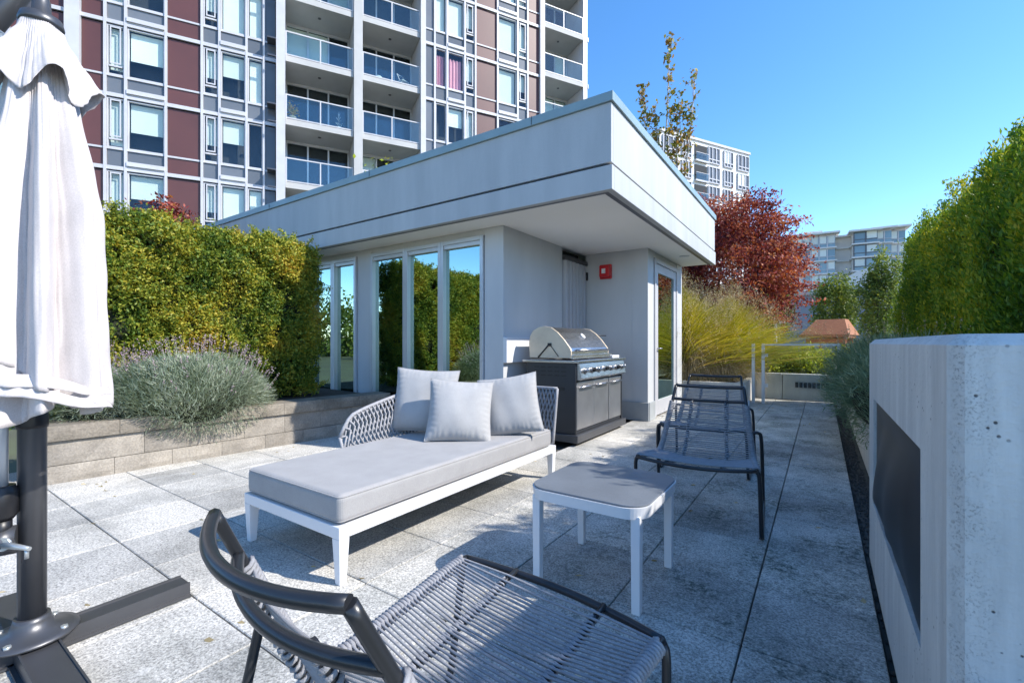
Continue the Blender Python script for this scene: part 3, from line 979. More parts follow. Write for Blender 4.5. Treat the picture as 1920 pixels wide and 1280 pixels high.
def slab_cloud(n, box, seed, faces, thick=.10, lump=.09, lscale=6., clump=.05, per=24):
    """points clustered on the chosen faces of a box, pushed in and out by noise"""
    r = np.random.default_rng(seed)
    (x0, x1), (y0, y1), (z0, z1) = box
    nc = n // per
    areas = {'x1': (y1 - y0) * (z1 - z0), 'x0': (y1 - y0) * (z1 - z0), 'y1': (x1 - x0) * (z1 - z0), 'y0': (x1 - x0) * (z1 - z0), 'z1': (x1 - x0) * (y1 - y0)}
    w_ = np.array([areas[f] for f in faces])
    w_ = w_ / w_.sum()
    out, nrm = [], []
    for f, k in zip(faces, (w_ * nc).astype(int)):
        p = np.stack([r.uniform(x0, x1, k), r.uniform(y0, y1, k), r.uniform(z0, z1, k)], 1)
        ax = 'xyz'.index(f[0])
        p[:, ax] = (x0, x1, y0, y1, z0, z1)[ax * 2 + int(f[1])]
        nv = np.zeros(3)
        nv[ax] = 1 if f[1] == '1' else -1
        p = p + nv * ((wob(p, lscale, seed) * lump + wob(p, lscale * 2.6, seed + 1) * lump * .5) - r.exponential(thick * .4, k))[:, None]
        out.append(p)
        nrm.append(np.repeat(nv[None], k, 0))
    c = np.concatenate(out)
    nn_ = np.concatenate(nrm)
    # round the long top edges
    P = np.repeat(c, per, 0) + r.normal(size=(len(c) * per, 3)) * clump
    NN = np.repeat(nn_, per, 0)
    return P, NN

hl = thing('hedge', 'clipped yellow green hedge above the block planter, left of pavilion windows', 'hedge', (-6.0, 1.5, .4))
BX = ((-6.0, -5.62), (-.6, 3.56), (.45, 2.38))
P, NN = slab_cloud(150000, BX, 21, ['x1', 'z1', 'y1'], lump=.075, lscale=7, clump=.034)
P[:, 2] += .06 * wob(P, 2.2, 9) * (P[:, 2] > 1.9)
kp = wob(P, 6.5, 91) + .5 * wob(P, 15, 92) > -1.15
P, NN = P[kp], NN[kp]
leaf_mesh('foliage', P, M['hedge'], .040, .020, hl, NN * [1, 1, 1] + [0, 0, .6], .35, seed=1)
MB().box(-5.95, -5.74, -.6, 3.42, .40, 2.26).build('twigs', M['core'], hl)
# shoots standing out at the hedge end
P2 = []
r_ = np.random.default_rng(5)
for k in range(46):
    b0 = np.array([r_.uniform(-5.9, -5.6), 3.52, r_.uniform(.5, 2.2)])
    dv = np.array([r_.uniform(-.1, .3), r_.uniform(.4, 1), r_.uniform(.1, .9)])
    t = r_.uniform(0, .26, 110)[:, None]
    P2.append(b0 + dv * t + r_.normal(size=(110, 3)) * .018)
for k in range(240):
    top_ = k % 2
    b0 = np.array([-5.6 if not top_ else r_.uniform(-5.95, -5.6), r_.uniform(-.5, 3.5), r_.uniform(.7, 2.2) if not top_ else 2.36])
    dv = np.array([r_.uniform(.3, 1) * (1 - .7 * top_), r_.uniform(-.6, .6), r_.uniform(.3, 1.)])
    t = r_.uniform(0, r_.uniform(.08, .2), 50)[:, None]
    P2.append(b0 + dv * t + r_.normal(size=(50, 3)) * .014)
leaf_mesh('shoots', np.concatenate(P2), M['hedge'], .034, .016, hl, seed=8)

def mound(name, label, cat, c, rad, n, m, L_, wd, mf=None, nf=0, group=None, seed=0, lay=.35):
    t = thing(name, label, cat, (c[0], c[1], c[2] - rad[2] * .6), group=group)
    r = np.random.default_rng(seed)
    dirs = unit(r.normal(size=(n, 3)) + [0, 0, .35])
    sh_ = r.uniform(.45, 1.0, n)[:, None]
    lumpy = 1 + .13 * wob(dirs * 4, 1.2, seed + 2)[:, None]
    tip = np.array(c) + dirs * np.array(rad) * sh_ * lumpy
    bd = unit(dirs * [1, 1, .8] + [0, 0, .55] + r.normal(size=(n, 3)) * lay)
    base = tip - bd * L_ * r.uniform(.6, 1.3, n)[:, None]
    blade_mesh('foliage', base, tip, np.zeros((n, 3)), m, wd, t, 2, seed=seed)
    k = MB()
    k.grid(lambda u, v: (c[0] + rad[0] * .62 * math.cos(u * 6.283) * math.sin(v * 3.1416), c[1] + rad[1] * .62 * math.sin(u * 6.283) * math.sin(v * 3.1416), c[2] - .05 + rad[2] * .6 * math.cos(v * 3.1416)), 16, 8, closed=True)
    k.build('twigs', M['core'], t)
    if nf:
        d2 = unit(r.normal(size=(nf, 3)) * [1, 1, .5] + [0, 0, .9])
        b2 = np.array(c) + d2 * np.array(rad) * .85
        up = unit(d2 * [.6, .6, 1] + [0, 0, .8] + r.normal(size=(nf, 3)) * .12)
        hl_ = r.uniform(.10, .24, nf)[:, None]
        blade_mesh('flower_stems', b2, b2 + up * hl_, np.zeros((nf, 3)), m, .004, t, 2, seed=seed + 1, stuff=True)
        hp = np.repeat(b2 + up * hl_, 9, 0) + np.repeat(up, 9, 0) * r.uniform(-.045, .03, nf * 9)[:, None] + r.normal(size=(nf * 9, 3)) * .004
        leaf_mesh('flower_heads', hp, mf, .015, .009, t, seed=seed + 2, stuff=True)
    return t
mound('lavender', 'silvery lavender mound with faded flower spikes spilling over block planter', 'lavender', (-5.0, 1.92, .60), (.44, .72, .43), 52000, M['lav'], .060, .0055, M['lavf'], 300, seed=31)
mound('lavender', 'smaller grey lavender tucked between umbrella and the big lavender mound', 'lavender', (-5.25, 1.25, .60), (.34, .40, .36), 16000, M['lav'], .060, .0055, M['lavf'], 110, seed=35)

# glass balustrade and pale wall far left
gl_ = thing('glass_balustrade', 'glass balustrade with grey posts behind the umbrella pole', 'balustrade', (-6.2, .2, 0))
for k in range(2):
    MB().box(-7.4 + k * 1.1, -6.34 + k * 1.1, .60, .61, .06, 1.0).build('glass_panel', M['rglass'], gl_)
for k in range(3):
    MB().box(-7.44 + k * 1.1, -7.405 + k * 1.1, .585, .625, 0, 1.05).build('post', M['alu'], gl_)
MB().box(-7.44, -5.2, .58, .63, 1.051, 1.09).build('handrail', M['alu'], gl_)

# ================================================================== RIGHT: CONCRETE WALL, PLANTER, LAVENDER, HEDGE
cw = thing('concrete_wall', 'thick raw concrete wall with recessed black covered opening at the right edge', 'concrete wall', (.5, 2.0, 0))
g = MB()
X0, X1, Y0, Y1, ZT_ = .205, .80, 1.206, 2.97, 1.118
oy0, oy1, oz0, oz1 = 1.515, 2.76, .335, .835
c_ = .022
# front skin with the opening, chamfered arrises, built as separate prisms butted together
g.box(X0, X0 + .10, Y0 + c_, oy0, 0, ZT_ - c_).box(X0, X0 + .10, oy1, Y1, 0, ZT_ - c_)
g.box(X0, X0 + .10, oy0, oy1, 0, oz0).box(X0, X0 + .10, oy0, oy1, oz1, ZT_ - c_)
g.prism([(X0, Y0 + c_), (X0 + c_, Y0), (X1, Y0), (X1, Y1), (X0 + .10, Y1), (X0 + .10, Y0 + c_)], 0, ZT_ - c_)
g.add([(X0, Y0 + c_, ZT_ - c_), (X0, Y1, ZT_ - c_), (X1, Y1, ZT_ - c_), (X1, Y0, ZT_ - c_), (X0 + c_, Y0, ZT_ - c_),
       (X0 + c_, Y0 + c_ * 1.6, ZT_), (X0 + c_, Y1, ZT_), (X1, Y1, ZT_), (X1, Y0 + c_, ZT_), (X0 + c_ * 1.8, Y0 + c_, ZT_)],
      [(0, 1, 6, 5), (0, 5, 9, 4), (4, 9, 8, 3), (3, 8, 7, 2), (2, 7, 6, 1), (5, 6, 7, 8, 9)])
g.build('wall', M['concrete'], cw)
cov = thing('vinyl_cover', 'glossy black vinyl cover sagging in the concrete wall opening', 'cover', (.26, 2.1, .335))
def covf(u, v):
    y = oy0 + .004 + u * (oy1 - oy0 - .008)
    z = oz0 + .004 + v * (oz1 - oz0 - .008)
    e = min(u, 1 - u, v * .8 + .02, 1 - v) * 6
    e = max(0, min(1, e))
    w0 = .045 * math.sin(3.14 * u) * math.sin(3.14 * min(1, v + .15)) * e
    fold = .016 * math.sin((u * 5.5 + (1 - v) * 2.6)) * e * (1 - v) ** .7 + .010 * math.sin(u * 17 + v * 4) * e * (1 - v)
    return (X0 + .016 - w0 - fold, y, z)
g = MB().grid(covf, 40, 28)
o = g.build('sheet', M['vinyl'], cov)
sd = o.modifiers.new('solid', 'SOLIDIFY')
sd.thickness = .004
MB().box(X0 + .020, X0 + .032, oy0 + .002, oy1 - .002, oz1 - .014, oz1 - .002).build('rail', M['black'], cov)
rk = thing('stone_ledge', 'rough pale stone ledge at the foot of the concrete wall corner', 'stone', (.4, 1.15, 0))
def rockf(u, v):
    x = .245 + u * .5
    y = 1.05 + v * .15
    return (x, y, .455 + .02 * math.sin(x * 30 + y * 9) - .03 * (1 - v) ** 2)
MB().grid(rockf, 14, 5).add([(.245, 1.05, 0), (.745, 1.05, 0), (.745, 1.05, .44), (.245, 1.05, .44), (.245, 1.2, 0), (.245, 1.2, .45)], [(0, 1, 2, 3), (4, 0, 3, 5)]).build('stone', M['palewall'], rk)

pr = thing('planter_wall', 'low pale concrete planter wall along the path, beyond the concrete wall', 'planter', (.4, 6, 0))
for k in range(4):
    MB().box(.335, .49, 2.98 + k * 1.62, 2.98 + k * 1.62 + 1.612, -.2, .45).build('wall_panel', M['palewall'], pr, bevel=.006)
MB().box(.492, 2.2, 2.98, 9.45, -.3, .40).build('soil', M['soil'], pr)
for k, (yy, s_, lb_) in enumerate(((5.0, 1.0, 'green lavender bush right behind the far end of concrete wall'), (6.3, 1.1, 'middle green lavender bush along the low planter wall'), (7.8, 1.05, 'furthest green lavender bush in the path planter by the gate'))):
    mound('lavender', lb_, 'lavender', (.63, yy, .66), (.66 * s_, .85, .53 * s_), 16000, M['lavr'], .10, .008, M['straw'], 60, seed=41 + k)

hr = thing('hedge', 'tall bright green arborvitae hedge behind the concrete wall at right', 'hedge', (1.6, 4, .4))
HX = 1.18
P, NN = slab_cloud(230000, ((HX, 2.0), (2.7, 10.4), (.5, 2.70)), 51, ['x0', 'z1', 'y1', 'x1', 'y0'], lump=.09, lscale=4, clump=.045)
P[:, 2] += -.22 * np.clip((6.5 - P[:, 1]) / 3, 0, 1) * np.clip((P[:, 2] - 1.5) / 1, 0, 1)
P[:, 2] += (.15 * wob(P * [1, 1, 0], 2.4, 71) + .10 * wob(P * [1, 1, 0], 7, 72)) * np.clip((P[:, 2] - 1.9) / .6, 0, 1)
leaf_mesh('foliage', P, M['hedger'], .052, .017, hr, NN * .5 + [0, 0, 1.0], .55, seed=2)
PB, NB = slab_cloud(50000, ((1.65, 2.7), (1.25, 3.1), (.5, 2.35)), 57, ['x0', 'z1', 'y0'], lump=.09, lscale=4, clump=.05)
leaf_mesh('foliage', PB, M['hedger'], .05, .02, hr, NB * .5 + [0, 0, 1.0], .55, seed=3)
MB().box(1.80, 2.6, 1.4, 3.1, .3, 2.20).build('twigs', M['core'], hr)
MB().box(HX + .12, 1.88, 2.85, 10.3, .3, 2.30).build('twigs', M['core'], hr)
r_ = np.random.default_rng(15)
P2 = []
for k in range(130):
    b0 = np.array([r_.uniform(HX - .05, HX + .5), r_.uniform(2.7, 10.3), 0])
    b0[2] = 2.62 - .22 * min(1, max(0, (6.5 - b0[1]) / 3))
    t = r_.uniform(0, .20, 70)[:, None]
    P2.append(b0 + np.array([r_.uniform(-.3, .1), r_.uniform(-.3, .3), 1.]) * t + r_.normal(size=(70, 3)) * [.022, .022, .01])
leaf_mesh('shoots', np.concatenate(P2), M['hedger'], .042, .016, hr, np.array([[0, 0, 1.]]), .5, seed=9)

# ================================================================== FAR GARDEN
def gate():
    t = thing('glass_gate', 'waist high glass gate with grey posts and top rail across the path', 'gate', (-.5, 9.4, 0))
    for x in (-1.06, -.90, .22):
        MB().box(x, x + .05, 9.38, 9.43, 0, 1.09).build('post', M['alu'], t)
    MB().box(-.84, .215, 9.385, 9.425, 1.055, 1.085).build('top_rail', M['alu'], t)
    MB().box(-.82, .20, 9.40, 9.41, .12, 1.03).build('glass_panel', M['cglass'], t)
    for z in (.3, .85):
        MB().box(-.85, -.80, 9.385, 9.425, z, z + .06).build('hinge', M['alu'], t)
gate()
fp = thing('far_planter', 'pale raised concrete planter beyond the gate under the yellow shrubs', 'planter', (-.6, 10.6, 0))
for k in range(3):
    MB().box(-1.35 + k * .72, -.64 + k * .72, 10.40, 10.55, -.2, .50).build('wall_panel', M['palewall'], fp, bevel=.005)
MB().box(-1.35, .80, 10.552, 12.4, -.2, .46).build('soil', M['soil'], fp)
gt = thing('drain_grate', 'dark slatted grate set in the pale wall beyond the gate', 'grate', (-.1, 10.38, .3))
for k in range(9):
    MB().box(-.42 + k * .07, -.37 + k * .07, 10.36, 10.395, .24, .34).build('slat', M['black'], gt)
gp = thing('grass_planter', 'low planter edge holding the ornamental grasses beside the pavilion', 'planter', (-2.0, 9.6, 0))
MB().box(-4.0, -1.12, 8.75, 8.88, -.2, .40).build('wall_panel', M['palewall'], gp, bevel=.005)
MB().box(-1.25, -1.12, 8.885, 12.3, -.2, .40).build('wall_panel', M['palewall'], gp, bevel=.005)
MB().box(-4.0, -1.252, 8.882, 13.5, -.3, .35).build('soil', M['soil'], gp)

def shrub(name, label, c, rad, n, m, L_, wd, seed, group=None, cat='shrub', per=14):
    t = thing(name, label, cat, (c[0], c[1], c[2] - rad[2]), group=group)
    r = np.random.default_rng(seed)
    k = n // per
    d_ = unit(r.normal(size=(k, 3)))
    cc = np.array(c) + d_ * np.array(rad) * (r.uniform(.55, 1.0, k) * (1 + .18 * wob(d_ * 3, 1.3, seed)))[:, None]
    P_ = np.repeat(cc, per, 0) + r.normal(size=(k * per, 3)) * L_ * 1.1
    leaf_mesh('foliage', P_, m, L_, wd, t, seed=seed)
    g_ = MB()
    for q in range(5):
        a = q * 1.3
        g_.tube([(c[0], c[1], c[2] - rad[2]), (c[0] + rad[0] * .5 * math.cos(a), c[1] + rad[1] * .5 * math.sin(a), c[2] + rad[2] * .3)], [.02, .006], 5)
    g_.build('branch', M['bark'], t)
shrub('yellow_shrub', 'left bright yellow green shrub in the planter beyond the glass gate', (-.98, 11.0, .68), (.5, .4, .30), 5000, M['yshrub'], .06, .035, 61)
shrub('yellow_shrub', 'right bright yellow green shrub beside the cedar shelter post', (-.25, 11.3, .70), (.5, .45, .30), 5000, M['yshrub'], .06, .035, 62)
shrub('yellow_shrub', 'green gold shrub half hidden behind the path lavender', (.55, 11.6, .68), (.5, .45, .30), 4000, M['yshrub'], .06, .035, 63)

def grassclump(label, c, hgt, spread, n, seed, lean=(0, 0)):
    t = thing('ornamental_grass', label, 'ornamental grass', c)
    r = np.random.default_rng(seed)
    a = r.uniform(0, 6.283, n)
    q = np.abs(r.normal(size=n)) * .55
    base = np.stack([c[0] + r.normal(size=n) * .10, c[1] + r.normal(size=n) * .10, np.full(n, c[2])], 1)
    H = hgt * r.uniform(.55, 1.0, n) * (1 - .22 * np.minimum(q, 1.5))
    tip = np.stack([c[0] + spread * 1.25 * q * np.cos(a) + lean[0] * H, c[1] + spread * q * np.sin(a) + lean[1] * H, c[2] + H * (1 - .25 * q)], 1)
    bend = np.stack([-.10 * spread * q * np.cos(a), -.10 * spread * q * np.sin(a), .16 * H], 1)
    blade_mesh('green_blades', base, tip, bend, M['grass'], .014, t, 6, seed=seed)
    n2 = n // 2
    q2 = r.uniform(.25, 1.1, n2)
    a2 = r.uniform(0, 6.283, n2)
    base2 = np.stack([c[0] + r.normal(size=n2) * .14, c[1] + r.normal(size=n2) * .14, np.full(n2, c[2])], 1)
    tip2 = np.stack([c[0] + spread * .75 * q2 * np.cos(a2), c[1] + spread * .75 * q2 * np.sin(a2), c[2] + hgt * r.uniform(-.05, .35, n2)], 1)
    bend2 = np.stack([np.zeros(n2), np.zeros(n2), hgt * r.uniform(.12, .28, n2)], 1)
    blade_mesh('dry_blades', base2, tip2, bend2, M['straw'], .012, t, 6, seed=seed + 1)
    n3 = n // 14
    i3 = r.integers(0, n, n3)
    tp = tip[i3] + [0, 0, .22]
    pp_ = np.repeat(tp, 26, 0) + r.normal(size=(n3 * 26, 3)) * [.03, .03, .09]
    leaf_mesh('plumes', pp_, M['straw'], .035, .006, t, np.array([[0, 0, 1.]]), .5, seed=seed + 3)
grassclump('large golden green ornamental grass right against the pavilion door wall', (-2.35, 9.4, .35), 2.0, 1.15, 6500, 71)
grassclump('golden ornamental grass mound leaning toward the glass gate post', (-1.75, 10.0, .35), 1.75, 1.25, 6500, 74, (.14, 0))
grassclump('far ornamental grass clump under the red maple', (-2.5, 11.4, .35), 2.0, 1.2, 4500, 77)

def limb(g, p0, p1, r0, r1, sag, seed):
    r = random.Random(seed)
    pts = []
    for k in range(6):
        t = k / 5
        pts.append(Vector(p0).lerp(Vector(p1), t) + Vector((r.uniform(-1, 1), r.uniform(-1, 1), r.uniform(-.4, .4))) * sag * math.sin(t * 3.1) + Vector((0, 0, sag * math.sin(t * 3.1))))
    g.tube(pts, [r0 + (r1 - r0) * k / 5 for k in range(6)], 6)

def tree(name, label, base, top, crown_c, rad, n, m, L_, wd, seed, cat='tree', layered=False, per=26, trunk=.07, group=None, cl=None, hole=.0, bark='bark'):
    t = thing(name, label, cat, base, group=group)
    r = np.random.default_rng(seed)
    c = np.array(crown_c)
    rad = np.array(rad)
    g = MB()
    fork = (base[0], base[1], base[2] + (crown_c[2] - rad[2] * .7 - base[2]) * .9)
    g.tube([base, fork], [trunk, trunk * .75], 8)
    g.build('trunk', M[bark], t)
    k = n // per
    d_ = unit(r.normal(size=(k, 3)))
    sh_ = r.uniform(.25, 1.0, k) ** .6
    cc = c + d_ * rad * (sh_ * (1 + .25 * wob(d_ * 2.5, 1.4, seed)))[:, None]
    if hole:
        keep = wob(cc, 2.2 / rad.mean() * 1.6, seed + 9) > -hole
        cc = cc[keep]
        k = len(cc)
    g = MB()
    for q in range(14):
        e = cc[r.integers(0, k)]
        limb(g, fork, tuple(e), trunk * .5, .008, .10 * float(rad.mean()), seed + q)
    g.build('branch', M[bark], t)
    s_ = cl if cl is not None else L_ * 1.6
    jit = r.normal(size=(k * per, 3)) * s_ * ([1.6, 1.6, .38] if layered else [1, 1, 1])
    P_ = np.repeat(cc, per, 0) + jit
    leaf_mesh('foliage', P_, m, L_, wd, t, (np.array([[.3, .2, -.5]]) if layered else None), .25 if layered else 0, seed=seed)
    return t
tree('red_maple', 'dark red Japanese maple with layered crown behind the ornamental grass', (-2.6, 12.9, .3), None, (-2.0, 12.7, 3.0), (1.9, 1.7, 1.85), 60000, M['maple'], .085, .04, 81, layered=True, per=40, hole=.75, cl=.10)
tree('red_maple', 'small red maple tip showing above the left hedge', (-8.9, 3.0, 0), None, (-8.75, 3.0, 3.12), (.30, .3, .38), 1000, M['maple'], .07, .035, 83, layered=True, per=30, cl=.06, trunk=.03)
for k, (x, y, zc_, rr, hz, lb_) in enumerate(((-1.55, 20.2, 2.55, .75, 1.55, 'leftmost of the three young hornbeams, behind the cedar shelter'),
                                             (.45, 20.6, 2.35, .80, 1.35, 'middle young hornbeam above the cedar shelter roof'),
                                             (1.62, 19.4, 2.55, .62, 1.75, 'right young hornbeam nearest the arborvitae hedge'))):
    tree('hornbeam', lb_, (x, y, -.3), None, (x, y, zc_), (rr, rr, hz), 9000, M['horn'], .09, .055, 91 + k, per=18, cl=.10, trunk=.05, hole=.9)
# sparse birch behind the pavilion
bi = thing('birch', 'slender birch with pale stems and sparse yellowing leaves behind the pavilion', 'tree', (-3.45, 12.2, 0))
stems = [((-4.3, 11.6, 0), (-4.15, 11.6, 8.9), .05), ((-4.35, 11.6, .5), (-4.85, 11.5, 7.9), .035), ((-4.25, 11.6, .5), (-3.55, 11.75, 7.9), .035), ((-4.3, 11.6, 2.0), (-4.5, 11.5, 7.2), .025), ((-4.2, 11.6, 2.0), (-3.9, 11.6, 7.4), .025)]
g = MB()
lp, rb = [], np.random.default_rng(4)
twg = MB()
for k, (a, b, rr) in enumerate(stems):
    a = (a[0] + .85, a[1] + .6, a[2])
    b = (b[0] + .85, b[1] + .6, b[2])
    limb(g, a, b, rr, .008, .12, 200 + k)
    for q in range(60):
        t = rb.uniform(.35, 1.0)
        p = np.array(a) * (1 - t) + np.array(b) * t + [0, 0, .1]
        dd = np.array([rb.normal() * .5, rb.normal() * .5, abs(rb.normal()) * .9 + .4])
        dd = dd / np.linalg.norm(dd) * rb.uniform(.12, .38)
        twg.tube([tuple(p), tuple(p + dd)], [.006, .002], 4)
        nl = rb.integers(5, 13)
        lp.append(p + dd * rb.uniform(.4, 1.1, nl)[:, None] + rb.normal(size=(nl, 3)) * .045)
g.build('trunk', M['palebark'], bi)
twg.build('branch', M['palebark'], bi)
leaf_mesh('foliage', np.concatenate(lp), M['birch'], .11, .075, bi, seed=14)

# cedar shelter
ce = thing('cedar_shelter', 'orange cedar garden shelter with hipped plank roof beyond the gate', 'shelter', (.18, 17.1, -.25), R(-12), local=True)
ce.scale = (.43, .7, .9)
for x in (-1.0, .9):
    for y in (-.2, 1.2):
        MB().box(x, x + .14, y, y + .14, 0, 1.95).build('post', M['wood'], ce)
g = [(-1.55, -.6, 1.78), (1.35, -.6, 1.78), (1.35, 1.8, 1.78), (-1.55, 1.8, 1.78), (-.8, .2, 2.32), (.9, .2, 2.32), (.9, 1.0, 2.32), (-.8, 1.0, 2.32)]
MB().add(g, [(0, 3, 2, 1), (4, 5, 6, 7), (0, 1, 5, 4), (1, 2, 6, 5), (2, 3, 7, 6), (3, 0, 4, 7)]).build('roof', M['wood'], ce)
MB().box(-1.6, 1.4, -.66, -.602, 1.70, 1.79).build('fascia_board', M['wood'], ce)
for k in range(8):
    MB().box(-1.4 + k * .36, -1.32 + k * .36, -.60, 1.6, 1.68, 1.775).build('rafter', M['wood'], ce)
for k in range(2):
    MB().box(-1.3, 1.1, -.25 + k * 1.45, -.17 + k * 1.45, 1.50, 1.65).build('beam', M['wood'], ce)
sp = thing('lamp_post', 'slim white garden lamp post standing beyond the gate', 'lamp post', (-1.05, 14.6, -.2), local=True)
MB().tube([(0, 0, 0), (0, 0, 2.0)], .03, 8).build('post', M['pwhite'], sp)
MB().box(-.04, .22, -.06, .06, 1.86, 2.02).build('lamp_head', M['pwhite'], sp)

# trees out beyond the terrace edge at left; the pavilion glass mirrors them
for k in range(7):
    a = R(196 + k * 8.5)
    dd = 42 + (k % 3) * 6
    x, y = -4 + dd * math.cos(a), 4 + dd * math.sin(a)
    hh = 3.4 + (k * 37 % 5) * .35
    tree('broadleaf_tree', 'distant round tree beyond the terrace, mirrored in the pavilion glass', (x, y, -2), None, (x, y, hh * .45), (4.6, 4.6, hh), 4200, M['bgtree'], .5, .3, 120 + k, per=14, cl=.5, trunk=.25, group='distant trees mirrored in the pavilion glass')

# ================================================================== DAYBED
db = thing('daybed', 'grey cushioned daybed with white frame and woven rope corner back', 'daybed', (-2.23, 2.2, 0))
DX0, DX1, DY0, DY1 = -2.655, -1.79, 1.245, 3.26
g = MB()
g.box(DX0, DX1, DY0, DY0 + .045, .212, .268).box(DX0, DX1, DY1 - .045, DY1, .212, .268)
g.box(DX0, DX0 + .045, DY0 + .045, DY1 - .045, .212, .268).box(DX1 - .045, DX1, DY0 + .045, DY1 - .045, .212, .268)
g.box(DX0 + .045, DX1 - .045, 2.2, 2.24, .22, .25)
g.build('frame', M['pwhite'], db, bevel=.004)
for (x, y) in ((DX0 + .028, DY0 + .028), (DX1 - .028, DY0 + .028), (DX0 + .028, DY1 - .028), (DX1 - .028, DY1 - .028), (DX0 + .05, 2.2)):
    a, b = .0275, .018
    MB().add([(x - b, y - b, 0), (x + b, y - b, 0), (x + b, y + b, 0), (x - b, y + b, 0), (x - a, y - a, .2115), (x + a, y - a, .2115), (x + a, y + a, .2115), (x - a, y + a, .2115)],
             [(0, 3, 2, 1), (4, 5, 6, 7), (0, 1, 5, 4), (1, 2, 6, 5), (2, 3, 7, 6), (3, 0, 4, 7)]).build('leg', M['pwhite'], db, bevel=.003)
# mattress: rounded box with slight waviness
def superbox(cx, cy, z0, z1, hx, hy, rr, nseg=5, wave=.003, seed=0):
    g_ = MB()
    hz = (z1 - z0) / 2
    zc2 = (z0 + z1) / 2
    nu, nv = 64, 18
    def fn(u, v):
        a = u * 2 * math.pi
        b = (v - .5) * math.pi
        e1, e2 = .12, .28
        def sp_(c, e):
            return math.copysign(abs(c) ** e, c)
        x = hx * sp_(math.cos(b), e2) * sp_(math.cos(a), e1)
        y = hy * sp_(math.cos(b), e2) * sp_(math.sin(a), e1)
        z = hz * sp_(math.sin(b), e2)
        z += wave * math.sin(x * 7 + seed) * math.cos(y * 4) if z > 0 else 0
        return (cx + x, cy + y, zc2 + z)
    return g_.grid(fn, nu, nv, closed=True)
def cushion_box(x0, x1, y0, y1, z0, z1, r0):
    """mattress as a dense rounded box, top slightly crowned"""
    g_ = MB()
    nx, ny = 26, 60
    # profile around: build top sheet, bottom sheet, rounded sides via bevel modifier
    def top(u, v):
        x, y = x0 + u * (x1 - x0), y0 + v * (y1 - y0)
        return (x, y, z1 + .006 * math.sin(3.14 * u) * math.sin(3.14 * v) + .0022 * math.sin(9 * x + 4 * y) + .0015 * math.sin(23 * y - 6 * x))
    g_.grid(top, nx, ny)
    return g_
mt = MB().box(DX0 + .012, DX1 - .008, DY0 + .006, DY1 - .05, .272, .408).build('mattress', M['cushion'], db)
md = mt.modifiers.new('bevel', 'BEVEL')
md.width = .032
md.segments = 5
for p in mt.data.polygons:
    p.use_smooth = False
pp2 = MB()
for z in (.286, .396):
    q = .0035
    xs0, xs1, ys0, ys1 = DX0 + .014, DX1 - .010, DY0 + .008, DY1 - .052
    o_ = .012
    pts = []
    for (cx, cy, a0) in ((xs1 - .03, ys1 - .03, 0), (xs0 + .03, ys1 - .03, 90), (xs0 + .03, ys0 + .03, 180), (xs1 - .03, ys0 + .03, 270)):
        for k in range(5):
            aa = R(a0 + k * 22.5)
            pts.append((cx + .027 * math.cos(aa), cy + .027 * math.sin(aa), z))
    pts.append(pts[0])
    pp2.tube(pts, q, 6)
pp2.build('piping', M['cushion'], mt)
# woven back: path round the far left corner
def wpath(s):
    """s 0..1 -> plan position and outward normal"""
    L1, rc, L2 = 1.20, .16, .68
    arc = rc * math.pi / 2
    T = L1 + arc + L2
    d_ = s * T
    xL, yF = DX0 - .01, DY1 + .01
    if d_ < L1:
        return (xL, yF - rc - L1 + d_, -1, 0)
    if d_ < L1 + arc:
        a = (d_ - L1) / rc
        return (xL + rc - rc * math.cos(a), yF - rc + rc * math.sin(a), -math.cos(a), math.sin(a))
    return (xL + rc + d_ - L1 - arc, yF, 0, 1)
def wtop(s):
    if s < .06:
        return .45 + (.60 - .45) * math.sin(s / .06 * 1.57)
    return .60 + .12 * min(1, (s - .06) / .25) ** .8
def wpt(s, v, off=0):
    x, y, nx, ny = wpath(min(max(s, 0), 1))
    z = .27 + v * (wtop(s) - .27)
    o_ = .075 * v + off
    return (x + nx * o_, y + ny * o_, z)
g = MB()
nW = 62
for k in range(nW):
    for ph in (0, 1):
        pts = []
        for j in range(13):
            v = j / 12
            tri = abs(((j + (0 if ph else 3)) % 6) - 3) / 3 - .5
            pts.append(wpt((k + .5 + tri * 1.15) / nW, v, .006 * (1 if ph else -1)))
        g.tube(pts, .0068, 5)
g.build('rope_weave', M['braid'], db, stuff=True)
g = MB()
g.tube([wpt(k / 60, 1.0) for k in range(61)], .013, 8)
g.tube([wpt(k / 60, 0.0) for k in range(61)], .011, 6)
g.tube([wpt(0, k / 6) for k in range(7)], .012, 6).tube([wpt(1, k / 6) for k in range(7)], .013, 6)
for s in (.25, .5, .62, .85):
    g.tube([wpt(s, k / 6, .016) for k in range(7)], .009, 6)
g.build('back_frame', M['braid'], db)

